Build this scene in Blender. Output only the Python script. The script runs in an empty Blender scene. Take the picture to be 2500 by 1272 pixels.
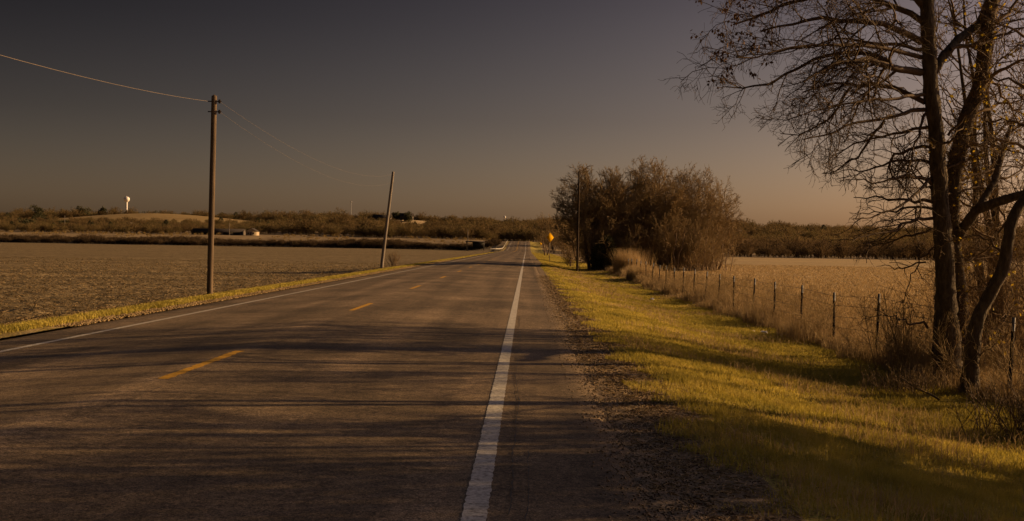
import bpy, math, random
import numpy as np
from mathutils import Matrix, Vector
R = math.radians
S = bpy.context.scene
# ------------------------------------------------------------------ camera
EYE = 1.55
F = 2650.0                       # focal length in photo pixels (2500 wide)
VX, VY, ROLL = 1285.0, 603.0, 0.0165
cd = bpy.data.cameras.new('camera'); cam = bpy.data.objects.new('camera', cd)
S.collection.objects.link(cam); S.camera = cam
cd.sensor_width = 36.0; cd.lens = 36.0*F/2500.0; cd.clip_end = 9000; cd.clip_start = 0.1
yc = Vector(((VX-1250)/F, (636-VY)/F, -1)).normalized()
hc = Vector((1, -ROLL, 0)).normalized()
zc = hc.cross(yc).normalized()
xc = yc.cross(zc).normalized()
RM = Matrix((xc, yc, zc))        # rows = world axes in camera coordinates: cam -> world
cam.matrix_world = Matrix.Translation((0, 0, EYE)) @ RM.to_4x4()
RMn = np.array(RM)
def PX(x, y, Y):                 # point at world depth Y seen at photo pixel (x, y)
    d = RMn @ np.array([(x-1250)/F, (636-y)/F, -1.0])
    return np.array([0, 0, EYE]) + d*(Y/d[1])
# ------------------------------------------------------------------ light
SUN_EL = R(17.0)
SUN_SLOPE = 0.32
SUN_AZ = math.atan2(1.0, SUN_SLOPE)          # clockwise from +Y
sd = Vector((math.sin(SUN_AZ)*math.cos(SUN_EL), math.cos(SUN_AZ)*math.cos(SUN_EL), math.sin(SUN_EL)))
W = bpy.data.worlds.new('World'); S.world = W; W.use_nodes = True
nt = W.node_tree; bg = nt.nodes['Background']
sky = nt.nodes.new('ShaderNodeTexSky'); sky.sky_type = 'NISHITA'; sky.sun_disc = False
sky.sun_elevation = SUN_EL; sky.sun_rotation = SUN_AZ
sky.air_density = 1.0; sky.dust_density = 2.2; sky.ozone_density = 1.0
tint = nt.nodes.new('ShaderNodeMix'); tint.data_type = 'RGBA'; tint.blend_type = 'MULTIPLY'
tint.inputs[0].default_value = 1.0; tint.inputs[7].default_value = (1.0, 0.66, 0.565, 1)
nt.links.new(sky.outputs[0], tint.inputs[6])
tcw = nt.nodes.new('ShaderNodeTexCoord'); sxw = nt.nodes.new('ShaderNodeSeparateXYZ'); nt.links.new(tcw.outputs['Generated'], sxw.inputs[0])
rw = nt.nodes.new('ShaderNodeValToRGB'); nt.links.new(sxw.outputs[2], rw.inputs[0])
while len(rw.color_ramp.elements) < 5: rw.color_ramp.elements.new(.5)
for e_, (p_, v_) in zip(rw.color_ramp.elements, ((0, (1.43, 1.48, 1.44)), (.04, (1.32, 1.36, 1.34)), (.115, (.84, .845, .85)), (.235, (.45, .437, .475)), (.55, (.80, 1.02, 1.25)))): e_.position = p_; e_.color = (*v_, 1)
dw = nt.nodes.new('ShaderNodeVectorMath'); dw.operation = 'DOT_PRODUCT'; nt.links.new(tcw.outputs['Generated'], dw.inputs[0]); dw.inputs[1].default_value = (math.sin(SUN_AZ), math.cos(SUN_AZ), 0)
def wm(op, x, y):
    k = nt.nodes.new('ShaderNodeMath'); k.operation = op
    for i_, q_ in enumerate((x, y)):
        if q_ is None: continue
        if isinstance(q_, float): k.inputs[i_].default_value = q_
        else: nt.links.new(q_, k.inputs[i_])
    return k.outputs[0]
dcl = wm('SUBTRACT', wm('MINIMUM', wm('MAXIMUM', dw.outputs['Value'], -.4), .85), .31)
kk = wm('ADD', wm('MULTIPLY', wm('MINIMUM', wm('MAXIMUM', sxw.outputs[2], 0.0), .2), 8.5), .40)
fac = wm('POWER', 2.71828, wm('MULTIPLY', dcl, kk))
m1 = nt.nodes.new('ShaderNodeVectorMath'); m1.operation = 'SCALE'; nt.links.new(tint.outputs[2], m1.inputs[0]); nt.links.new(fac, m1.inputs['Scale'])
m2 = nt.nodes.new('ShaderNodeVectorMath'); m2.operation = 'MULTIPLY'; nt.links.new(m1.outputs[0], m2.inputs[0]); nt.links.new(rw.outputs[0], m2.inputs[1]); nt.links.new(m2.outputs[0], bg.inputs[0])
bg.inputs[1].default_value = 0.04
sl = bpy.data.lights.new('sun', 'SUN'); sl.energy = 5.0; sl.angle = R(0.5); sl.color = (1.0, 0.60, 0.25)
so = bpy.data.objects.new('sun', sl); S.collection.objects.link(so)
so.rotation_euler = sd.to_track_quat('Z', 'Y').to_euler(); so.location = (40, 10, 30)
S.view_settings.view_transform = 'Standard'; S.view_settings.look = 'None'
S.view_settings.exposure = 0.3; S.view_settings.gamma = 1.0
# ------------------------------------------------------------------ helpers
rng = np.random.default_rng(7)
def nrm(a): return a/np.maximum(np.linalg.norm(a, axis=-1, keepdims=True), 1e-9)
def U(a, b, n=None): return rng.uniform(a, b, n)

class MB:
    """collects triangles and quads as numpy arrays, builds ONE mesh object"""
    def __init__(s): s.v = []; s.t = []; s.q = []; s.n = 0
    def tris(s, v, t):
        v = np.asarray(v, float); s.v.append(v); s.t.append(np.asarray(t)+s.n); s.n += len(v)
    def quads(s, v, q):
        v = np.asarray(v, float); s.v.append(v); s.q.append(np.asarray(q)+s.n); s.n += len(v)
    def box(s, c, size, rz=0.0, rx=0.0):
        hx, hy, hz = [k/2 for k in size]
        v = np.array([[x, y, z] for x in (-hx, hx) for y in (-hy, hy) for z in (-hz, hz)])
        if rx: v = v @ np.array(Matrix.Rotation(rx, 3, 'X')).T
        if rz: v = v @ np.array(Matrix.Rotation(rz, 3, 'Z')).T
        s.quads(v+np.array(c), [[0,1,3,2],[4,6,7,5],[0,4,5,1],[2,3,7,6],[0,2,6,4],[1,5,7,3]]); return s
    def tube(s, pts, rad, sides=8, cap=True):
        pts = np.asarray(pts, float); rad = np.broadcast_to(np.asarray(rad, float), (len(pts),))
        s.tubes(pts[None], rad[None], sides)
        if cap:
            base = s.n-len(pts)*sides
            for k, end in ((0, 0), (len(pts)-1, 1)):
                idx = [base+k*sides+j for j in range(sides)]
                c = s.n; s.v.append(pts[k][None]); s.n += 1
                s.t.append(np.array([[idx[j], idx[(j+1) % sides], c] for j in range(sides)]))
        return s
    def tubes(s, P, Rr, sides=3, rough=0.0):
        m, n, _ = P.shape
        T = nrm(np.gradient(P, axis=1)); ov = nrm(P[:, -1]-P[:, 0])
        ref = np.where(np.abs(ov[:, 2:3]) > .8, np.array([[1., 0.1, 0]]), np.array([[0, 0.1, 1.]]))[:, None, :]
        N1 = nrm(np.cross(T, ref)); N2 = np.cross(T, N1)
        a = np.arange(sides)*2*np.pi/sides
        rr = Rr[:, :, None]*(1+rough*rng.normal(size=(m, n, sides))) if rough else Rr[:, :, None]*np.ones((1, 1, sides))
        V = P[:, :, None, :]+rr[..., None]*(np.cos(a)[None, None, :, None]*N1[:, :, None, :]+np.sin(a)[None, None, :, None]*N2[:, :, None, :])
        j = np.arange(sides); k = np.arange(n-1)
        A = k[:, None]*sides+j[None]; B = k[:, None]*sides+(j[None]+1) % sides
        q = np.stack([A, B, B+sides, A+sides], -1).reshape(-1, 4)
        Q = (np.arange(m)*n*sides)[:, None, None]+q[None]
        s.quads(V.reshape(-1, 3), Q.reshape(-1, 4)); return s
    def ribbons(s, P, Wd):
        """flat ribbons: P (m,n,3), Wd (m,n) full widths"""
        m, n, _ = P.shape
        T = nrm(np.gradient(P, axis=1)); rv = nrm(rng.normal(size=(m, 1, 3)))
        N = nrm(np.cross(T, rv))*Wd[..., None]*.5
        V = np.stack([P-N, P+N], 2)
        k = np.arange(n-1)*2; q = np.stack([k, k+1, k+3, k+2], -1)
        Q = (np.arange(m)*n*2)[:, None, None]+q[None]
        s.quads(V.reshape(-1, 3), Q.reshape(-1, 4)); return s
    def grid(s, xs, ys, zf):
        X, Y = np.meshgrid(xs, ys); Z = zf(X, Y)
        V = np.stack([X, Y, Z], -1).reshape(-1, 3); nx = len(xs)
        i, j = np.meshgrid(np.arange(nx-1), np.arange(len(ys)-1)); a = (j*nx+i).ravel()
        s.quads(V, np.stack([a, a+1, a+nx+1, a+nx], -1)); return s
    def build(s, name, mat, parent=None, smooth=False):
        V = np.concatenate(s.v) if s.v else np.zeros((0, 3))
        t = np.concatenate(s.t) if s.t else np.zeros((0, 3), int)
        q = np.concatenate(s.q) if s.q else np.zeros((0, 4), int)
        me = bpy.data.meshes.new(name)
        me.vertices.add(len(V)); me.vertices.foreach_set('co', V.astype(np.float32).ravel())
        me.loops.add(t.size+q.size); me.loops.foreach_set('vertex_index', np.concatenate([t.ravel(), q.ravel()]).astype(np.int32))
        me.polygons.add(len(t)+len(q))
        ls = np.concatenate([np.arange(len(t))*3, t.size+np.arange(len(q))*4]).astype(np.int32)
        me.polygons.foreach_set('loop_start', ls)
        if smooth: me.polygons.foreach_set('use_smooth', np.ones(len(t)+len(q), bool))
        me.update(calc_edges=True)
        if mat: me.materials.append(mat)
        o = bpy.data.objects.new(name, me); S.collection.objects.link(o)
        if parent is not None: o.parent = parent
        return o
def tag(o, label=None, cat=None, group=None, kind=None):
    if label: o['label'] = label
    if cat: o['category'] = cat
    if group: o['group'] = group
    if kind: o['kind'] = kind
    return o
def empty(name, loc, label, cat, group=None, rz=0.0):
    o = bpy.data.objects.new(name, None); S.collection.objects.link(o)
    o.location = tuple(loc); o.rotation_euler = (0, 0, rz); o.empty_display_size = .3
    return tag(o, label, cat, group)
# ------------------------------------------------------------------ materials
def mat(name, cols, scale=5.0, rough=.85, bump=0.0, bscale=None, stretch=(1, 1, 1), detail=6.0, spec=.2, lo=.3, hi=.7, second=None, trans=0.0):
    m = bpy.data.materials.new(name); m.use_nodes = True; n = m.node_tree; L = n.links
    b = n.nodes['Principled BSDF']; b.inputs['Roughness'].default_value = rough; b.inputs['Specular IOR Level'].default_value = spec
    tc = n.nodes.new('ShaderNodeTexCoord'); mp = n.nodes.new('ShaderNodeMapping'); mp.inputs['Scale'].default_value = stretch
    L.new(tc.outputs['Object'], mp.inputs[0])
    no = n.nodes.new('ShaderNodeTexNoise'); no.inputs['Scale'].default_value = scale; no.inputs['Detail'].default_value = detail
    no.inputs['Roughness'].default_value = .65
    L.new(mp.outputs[0], no.inputs['Vector'])
    cr = n.nodes.new('ShaderNodeValToRGB'); L.new(no.outputs[0], cr.inputs[0])
    el = cr.color_ramp.elements
    while len(el) < len(cols): el.new(.5)
    for i, c in enumerate(cols):
        el[i].position = lo+(hi-lo)*i/max(1, len(cols)-1); el[i].color = (*c, 1)
    out = cr.outputs[0]
    if second and len(second) > 3:
        mp2 = n.nodes.new('ShaderNodeMapping'); mp2.inputs['Scale'].default_value = second[3]; L.new(tc.outputs['Object'], mp2.inputs[0])
    if second:                      # (scale, strength low, strength high): large scale value variation of the thing itself
        n2 = n.nodes.new('ShaderNodeTexNoise'); n2.inputs['Scale'].default_value = second[0]; n2.inputs['Detail'].default_value = 4
        L.new(mp2.outputs[0] if len(second) > 3 else tc.outputs['Object'], n2.inputs['Vector'])
        mr = n.nodes.new('ShaderNodeMapRange'); mr.inputs[1].default_value = .35; mr.inputs[2].default_value = .65
        mr.inputs[3].default_value = second[1]; mr.inputs[4].default_value = second[2]; L.new(n2.outputs[0], mr.inputs[0])
        mx = n.nodes.new('ShaderNodeMix'); mx.data_type = 'RGBA'; mx.blend_type = 'MULTIPLY'; mx.inputs[0].default_value = 1
        L.new(out, mx.inputs[6]); L.new(mr.outputs[0], mx.inputs[7]); out = mx.outputs[2]
    L.new(out, b.inputs['Base Color'])
    if bump:
        nb = n.nodes.new('ShaderNodeTexNoise'); nb.inputs['Scale'].default_value = bscale or scale*3; nb.inputs['Detail'].default_value = 6
        L.new(mp.outputs[0], nb.inputs['Vector'])
        bn = n.nodes.new('ShaderNodeBump'); bn.inputs['Strength'].default_value = 1.0; bn.inputs['Distance'].default_value = bump
        L.new(nb.outputs[0], bn.inputs['Height']); L.new(bn.outputs[0], b.inputs['Normal'])
    if trans:                       # thin blades let some sun through
        tr = n.nodes.new('ShaderNodeBsdfTranslucent'); L.new(out, tr.inputs[0])
        ms = n.nodes.new('ShaderNodeMixShader'); ms.inputs[0].default_value = trans
        L.new(b.outputs[0], ms.inputs[1]); L.new(tr.outputs[0], ms.inputs[2])
        L.new(ms.outputs[0], n.nodes['Material Output'].inputs[0])
    return m
M = {}
M['bark'] = mat('bark', [(.045,.037,.028), (.095,.078,.057), (.17,.14,.105)], 14, .95, .03, 26, (1,1,.35))
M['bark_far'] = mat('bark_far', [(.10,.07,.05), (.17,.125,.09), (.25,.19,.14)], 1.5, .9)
M['twig'] = mat('twig', [(.08,.056,.036), (.14,.10,.068)], 3, .8)
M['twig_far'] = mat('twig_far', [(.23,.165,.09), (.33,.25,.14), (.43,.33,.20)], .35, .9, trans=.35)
M['twig_warm'] = mat('twig_warm', [(.12,.083,.048), (.23,.165,.095)], 3, .85)
M['vine'] = mat('vine', [(.16,.10,.05), (.30,.20,.09)], 4, .8)
M['dead_leaf'] = mat('dead_leaf', [(.07,.04,.025), (.13,.075,.045)], 6, .8, trans=.15)
M['yellow_leaf'] = mat('yellow_leaf', [(.35,.25,.03), (.55,.38,.04), (.30,.30,.04)], 3, .7, trans=.4)
M['juniper'] = mat('juniper', [(.04,.042,.022), (.085,.085,.04)], 3, .9, trans=.15)
M['grass'] = mat('grass', [(.24,.22,.05), (.46,.385,.075), (.60,.48,.15)], 1.6, .8, trans=.35, second=(.35, .75, 1.15))
M['straw'] = mat('straw', [(.25,.18,.09), (.42,.31,.16), (.55,.43,.25)], 3, .8, trans=.3)
M['weed'] = mat('weed', [(.22,.16,.085), (.36,.27,.145), (.50,.39,.225)], 2, .85, trans=.25)
M['verge_soil'] = mat('verge_soil', [(.22,.185,.045), (.36,.29,.065), (.48,.38,.11)], 5, .95, .03, 20)
M['left_verge'] = mat('left_verge', [(.20,.15,.04), (.34,.26,.08), (.50,.38,.22)], 3, .95, .03, 18)
M['gravel'] = mat('gravel', [(.10,.075,.048), (.22,.165,.105), (.38,.29,.19)], 11, .95, .03, 40)
M['field'] = mat('field', [(.075,.058,.03), (.165,.125,.066), (.32,.25,.135)], 2.6, .98, .2, 4.5, (.45, 1, 1), 9, second=(.30, .80, 1.22, (.05, 1, 1)), lo=.35, hi=.65)
M['pasture'] = mat('pasture', [(.25,.18,.085), (.36,.265,.13), (.45,.34,.17)], .9, .95, .05, 8, (.5, 1, 1), 8, second=(.22, .84, 1.12, (.06, 1, 1)))
M['hill'] = mat('hill', [(.14,.10,.055), (.24,.18,.10), (.34,.26,.15)], .06, .95, detail=8)
M['road_paint_white'] = mat('road_paint_white', [(.14,.12,.10), (.40,.38,.34), (.58,.56,.51)], 30, .7, .004, 60, detail=10, lo=.32, hi=.58)
M['road_paint_yellow'] = mat('road_paint_yellow', [(.12,.08,.03), (.45,.25,.03), (.60,.34,.04)], 25, .7, detail=10, lo=.32, hi=.55)
M['pole'] = mat('pole_wood', [(.06,.044,.03), (.12,.09,.06), (.18,.135,.09)], 3, .85, .006, 14, (6, 6, .4))
M['pole_grey'] = mat('pole_grey', [(.16,.14,.12), (.30,.27,.23)], 3, .85, stretch=(6, 6, .4))
M['metal_dark'] = mat('metal_dark', [(.018,.016,.015), (.035,.028,.025)], 12, .95, spec=.05)
M['metal_grey'] = mat('metal_grey', [(.30,.30,.31), (.48,.48,.50)], 12, .5)
M['rail'] = mat('rail', [(.32,.31,.29), (.48,.46,.43)], 4, .4)
M['tip'] = mat('tip', [(.10,.12,.14), (.18,.20,.23)], 20, .6)
M['white_paint'] = mat('white_paint', [(.78,.77,.74), (.84,.83,.80)], 1, .5)
M['sign_yellow'] = mat('sign_yellow', [(.50,.27,.008), (.56,.31,.01)], 4, 1.0, spec=0)
M['black'] = mat('black_paint', [(.015,.015,.015), (.03,.03,.03)], 4, .5)
M['litter'] = mat('litter', [(.55,.56,.60), (.8,.8,.82)], 20, .5)
M['roof_dark'] = mat('roof_dark', [(.035,.03,.028), (.06,.05,.045)], 2, .9)
M['wall_dark'] = mat('wall_dark', [(.10,.085,.07), (.14,.12,.10)], 1, .9)
M['wall_tan'] = mat('wall_tan', [(.42,.34,.24), (.50,.42,.30)], 1, .9)
M['glass'] = mat('window_glass', [(.02,.02,.025), (.03,.03,.035)], 1, .15, spec=.6)
M['clearing'] = mat('clearing', [(.42,.31,.16), (.55,.42,.24)], .1, .95)
M['wood'] = mat('wood_mass', [(.12,.088,.043), (.19,.135,.065), (.15,.12,.052), (.25,.178,.085)], .045, .95, detail=3, second=(.4, .85, 1.12), lo=.35, hi=.65, trans=.35)
M['wood_dark'] = mat('wood_dark', [(.09,.062,.035), (.17,.12,.065)], .1, .95, trans=.35)
M['creek'] = mat('creek_brush', [(.07,.05,.03), (.13,.09,.05)], .08, .95, trans=.2)
M['reed'] = mat('reed', [(.26,.195,.085), (.40,.30,.13)], .2, .95)
# asphalt: aggregate speckle, wheel paths, patches
def asphalt():
    m = bpy.data.materials.new('asphalt'); m.use_nodes = True; n = m.node_tree; L = n.links
    b = n.nodes['Principled BSDF']; b.inputs['Roughness'].default_value = .82; b.inputs['Specular IOR Level'].default_value = .25
    tc = n.nodes.new('ShaderNodeTexCoord')
    def noise(sc, det, vec=None, rgh=.6):
        k = n.nodes.new('ShaderNodeTexNoise'); k.inputs['Scale'].default_value = sc; k.inputs['Detail'].default_value = det
        k.inputs['Roughness'].default_value = rgh; L.new(vec or tc.outputs['Object'], k.inputs['Vector']); return k.outputs[0]
    def mr(v, a, c, lo, hi):
        k = n.nodes.new('ShaderNodeMapRange'); k.inputs[1].default_value = a; k.inputs[2].default_value = c
        k.inputs[3].default_value = lo; k.inputs[4].default_value = hi; L.new(v, k.inputs[0]); return k.outputs[0]
    def mul(a, c, op='MULTIPLY'):
        k = n.nodes.new('ShaderNodeMath'); k.operation = op
        L.new(a, k.inputs[0]); 
        if isinstance(c, float): k.inputs[1].default_value = c
        else: L.new(c, k.inputs[1])
        return k.outputs[0]
    fine = mr(noise(60, 7, rgh=.9), .38, .64, .2, 2.1)
    mid = mr(noise(2.2, 6), .3, .7, .82, 1.2)
    mp = n.nodes.new('ShaderNodeMapping'); mp.inputs['Scale'].default_value = (1.6, .05, 1); L.new(tc.outputs['Object'], mp.inputs[0])
    streak = mr(noise(1.0, 5, mp.outputs[0]), .35, .65, .72, 1.25)
    pat = mr(noise(.30, 5), .38, .64, .72, 1.4)
    sx = n.nodes.new('ShaderNodeSeparateXYZ'); L.new(tc.outputs['Object'], sx.inputs[0])
    # wheel paths as polished darker bands: cos of lane position (lane 3.5 m, wheels 1.8 m apart)
    ph = mul(mul(sx.outputs[0], -.27, 'ADD') if False else sx.outputs[0], 2*math.pi/1.75)
    co = n.nodes.new('ShaderNodeMath'); co.operation = 'COSINE'; L.new(mul(ph, 1.1, 'ADD'), co.inputs[0])
    wp = mr(co.outputs[0], -1, 1, .84, 1.12)
    fleck = mr(noise(15, 6, rgh=.9), .38, .62, .45, 1.7)
    v = mul(mul(mul(mul(fine, fleck), mid), mul(streak, pat)), wp)
    col = n.nodes.new('ShaderNodeMix'); col.data_type = 'RGBA'; col.blend_type = 'MULTIPLY'; col.inputs[0].default_value = 1
    col.inputs[6].default_value = (.124, .092, .058, 1); L.new(v, col.inputs[7]); L.new(col.outputs[2], b.inputs['Base Color'])
    bn = n.nodes.new('ShaderNodeBump'); bn.inputs['Distance'].default_value = .006; L.new(noise(90, 4, rgh=.7), bn.inputs['Height'])
    L.new(bn.outputs[0], b.inputs['Normal'])
    return m
M['asphalt'] = asphalt()
# ------------------------------------------------------------------ terrain
def ss(x, a, b):
    t = np.clip((x-a)/(b-a), 0, 1); return t*t*(3-2*t)
def lump(X, Y, s, amp, seed=0):
    r = np.random.default_rng(100+seed); z = 0*X
    for k in range(7):
        a = r.uniform(0, 2*np.pi); f = s*r.uniform(.6, 1.8); p = r.uniform(0, 6.28)
        z = z+np.sin((X*np.cos(a)+Y*np.sin(a))*f+p)
    return z*amp/7
XL, XC, XR = -7.24, -3.77, -.27       # white line, centre line, white line
def crown(X):
    return np.interp(X, [-8.5, XL, XC, XR, .8], [-.07, -.03, .10, 0.0, -.03])
def groad(Y):
    return 4.4*ss(Y, 395, 560)*1.0+11.6*ss(Y, 560, 860)
def gfield(Y):
    return 5.2*ss(Y, 476, 560)+10.8*ss(Y, 555, 860)
def H(X, Y):
    X = np.asarray(X, float); Y = np.asarray(Y, float)
    left = -.06-.06*ss(X, -8.5, -9.4)*0
    zl = -.07 - .50*ss(-X, 8.6, 13.5) - .28*np.exp(-((Y-85)/40.)**2)*ss(-X, 10, 18) + .25*ss(Y, 150, 460)*ss(-X, 12, 60)
    zr = -.03 - .60*ss(X, 1.1, 5.6) + .06*ss(X, 6, 9) + .28*ss(Y, 45, 95)*ss(X, 3, 6)
    zm = crown(X)
    z = np.where(X < -8.5, zl, np.where(X > .8, zr, zm))
    c = np.exp(-(np.abs(X+3.8)/16.)**4)          # road embankment corridor
    g = groad(Y)*c+gfield(Y)*(1-c)
    kn = 7.5*np.exp(-((X+262)/75.)**2-((Y-760)/50.)**2)
    kn = kn+5.5*np.exp(-((X+95)/50.)**2-((Y-800)/45.)**2)
    off = ss(np.abs(X+3.8), 6, 14)
    far = ss(Y, 480, 700)
    rough = lump(X, Y, .018, 3.2, 1)*far*(1-c)
    micro = lump(X, Y, 1.6, .05, 2)*off*(Y < 150)+lump(X, Y, .5, .06, 3)*off*(1-ss(Y, 200, 300))
    mv = ss(X, 1.8, 3)*(X < 7)*(Y < 120)*lump(X, Y, 2.4, .05, 4)
    return z+g+kn+rough+micro*np.where(X > .8, .7, 1)+mv
def H1(x, y): return float(H(np.array([x]), np.array([y]))[0])
def ysp(a, b, n):                       # spacing that widens with distance from the camera
    t = np.linspace(0, 1, n); return a+(b-a)*t**2.2
g = MB(); g.grid(np.linspace(-4000, 4000, 9), np.linspace(-400, 6000, 9), lambda X, Y: 0*X-2.2)
tag(g.build('ground', M['hill']), 'bare brown earth beneath the fields and hills', 'ground', kind='structure')
xl = -9.9-np.concatenate([np.linspace(0, 30, 90), 30+np.linspace(.02, 1, 60)**2*670])[::-1]
yl = np.concatenate([np.linspace(-60, 0, 12)[:-1], np.linspace(0, 70, 200)[:-1], 70+np.linspace(0, 1, 90)**1.5*415])
def field_h(X, Y): return H(X, Y)+(lump(X, Y, 5., .10, 9)+lump(X, Y, 11., .06, 11))*(Y < 120)
tag(MB().grid(xl, yl, field_h).build('ploughed_field', M['field'], smooth=True), 'bare brown ploughed field left of the road', 'field', kind='structure')
yv = np.concatenate([np.linspace(-60, 5, 20)[:-1], np.linspace(5, 60, 180)[:-1], ysp(60, 562, 120)])
tag(MB().grid(np.linspace(-9.9, -8.5, 8), yv, H).build('left_verge', M['left_verge'], smooth=True), 'narrow straw and yellow grass verge between road and ploughed field', 'verge', kind='structure')
tag(MB().grid(np.linspace(.7, 1.7, 11), yv, lambda X, Y: np.where(X < .79, crown(X)+groad(Y)-.03, H(X, Y))+lump(X, Y, 9., .02, 5)*(X > .81)*(X < 1.69)).build('gravel_shoulder', M['gravel'], smooth=True), 'gravelly dirt shoulder strewn with straw right of the asphalt', 'shoulder', kind='structure')
tag(MB().grid(np.linspace(1.7, 6.6, 40), yv, H).build('right_verge', M['verge_soil'], smooth=True), 'yellow green grass verge sloping down to the wire fence', 'verge', kind='structure')
xr = np.concatenate([np.linspace(6.6, 40, 70)[:-1], 40+np.linspace(0, 1, 50)**2*660])
yp = np.concatenate([np.linspace(-60, 0, 12)[:-1], np.linspace(0, 80, 120)[:-1], 80+np.linspace(0, 1, 50)*215])
tag(MB().grid(xr, yp, H).build('pasture', M['pasture'], smooth=True), 'flat tan winter pasture beyond the wire fence', 'pasture', kind='structure')
h = MB(); yh = np.concatenate([np.linspace(485, 950, 130), np.linspace(960, 1700, 15)])
h.grid(np.linspace(-900, -9.9, 180), yh, H)
h.grid(np.linspace(6.6, 900, 160), np.concatenate([np.linspace(295, 950, 150), np.linspace(960, 1700, 15)]), H)
h.grid(np.linspace(-9.9, 6.6, 12), np.concatenate([np.linspace(562, 950, 60), np.linspace(960, 1700, 15)]), H)
tag(h.build('hills', M['hill'], smooth=True), 'low brown wooded hills rising beyond both fields', 'hills', kind='structure')
xa = np.array([-8.5, -8.0, XL, -6.4, -5.5, -4.6, XC, -2.9, -2.0, -1.1, XR, .2, .5, .78, .84])
xa[0] = -8.56
ya = np.concatenate([np.linspace(-60, 0, 8)[:-1], np.linspace(0, 30, 301)[:-1], np.linspace(30, 60, 60)[:-1], np.linspace(60, 562, 140)])
road = MB()
V0 = road.grid(xa, ya, lambda X, Y: np.where((X < -8.4) | (X > .8), H(X, Y)-.05, crown(X)+groad(Y)+.012))
rv = road.v[0]; e = np.abs(rv[:, 0]-.78) < .001; e2 = np.abs(rv[:, 0]-.84) < .001; jj = U(-.02, .02, e.sum())+.035*np.sin(rv[e, 1]*2.3)+.03*np.sin(rv[e, 1]*6.1+1)+.025*np.sin(rv[e, 1]*15)-.02; rv[e, 0] += jj; rv[e2, 0] += jj
tag(road.build('road', M['asphalt'], smooth=True), 'worn two lane asphalt road running straight to the hills', 'road', kind='structure')
def zroad(X, Y): return np.interp(X, xa[1:-1], crown(xa[1:-1]))+groad(Y)
def strip(name, x, w, y0, y1, m, lab, z=.017, jag=.006, step=.12):
    n = max(3, int((y1-y0)/step)); ys = np.linspace(y0, y1, n)
    j1 = U(-jag, jag, n); j2 = U(-jag, jag, n)
    a = np.stack([x-w/2+j1, ys, zroad(x-w/2, ys)+z], -1); b = np.stack([x+w/2+j2, ys, zroad(x+w/2, ys)+z], -1)
    V = np.empty((2*n, 3)); V[0::2] = a; V[1::2] = b; k = np.arange(n-1)*2
    mb = MB(); mb.quads(V, np.stack([k, k+1, k+3, k+2], -1)); return mb
def segs(x, w, y0, y1):                    # fine jagged near, coarse far
    mb = MB()
    for a, b, st in ((y0, 30, .05), (30, 90, .3), (90, y1, 4)):
        s_ = strip('', x, w, a, b, None, '', step=st); mb.quads(s_.v[0], s_.q[0])
    return mb
tag(segs(XR, .145, -20, 560).build('edge_line', M['road_paint_white']), 'worn white painted edge line on the right of the road', 'road marking', kind='structure')
tag(segs(XL, .12, -20, 560).build('edge_line', M['road_paint_white']), 'thin white painted edge line on the far left of the road', 'road marking', kind='structure')
dm = MB()
for k in range(-1, 13):
    y0 = 11.25+12.2*k
    s_ = strip('', XC, .12, y0, y0+3.05, None, '', step=.06, jag=.014); dm.quads(s_.v[0], s_.q[0])
tag(dm.build('centre_dashes', M['road_paint_yellow']), 'broken yellow dashes along the middle of the road', 'road marking', kind='structure')
dm = MB()
for dx in (-.13, .13):
    s_ = strip('', XC+dx, .09, 300, 560, None, '', step=3, jag=.005); dm.quads(s_.v[0], s_.q[0])
tag(dm.build('centre_double_line', M['road_paint_yellow']), 'solid double yellow line where the road climbs the hill', 'road marking', kind='structure')
# cracks
ck = MB()
for (x0, ya_, yb_, w) in ((-.07, 6.2, 24, .010), (.02, 5.2, 8.2, .008), (-1.9, 7, 13, .005), (-5.6, 12, 30, .007), (XC+.12, 8, 60, .008)):
    n = int((yb_-ya_)/.07); ys = np.linspace(ya_, yb_, n)
    xs = x0+np.cumsum(U(-.012, .012, n)); xs = x0+(xs-x0)*.8; ww = w*np.abs(rng.normal(.6, .5, n))
    z = zroad(xs, ys)+.0205
    V = np.empty((2*n, 3)); V[0::2] = np.stack([xs-ww/2, ys, z], -1); V[1::2] = np.stack([xs+ww/2, ys, z], -1)
    k = np.arange(n-1)*2; ck.quads(V, np.stack([k, k+1, k+3, k+2], -1))
tag(ck.build('road_cracks', M['black']), 'thin dark cracks running along the asphalt', 'cracks', kind='structure')
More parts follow.
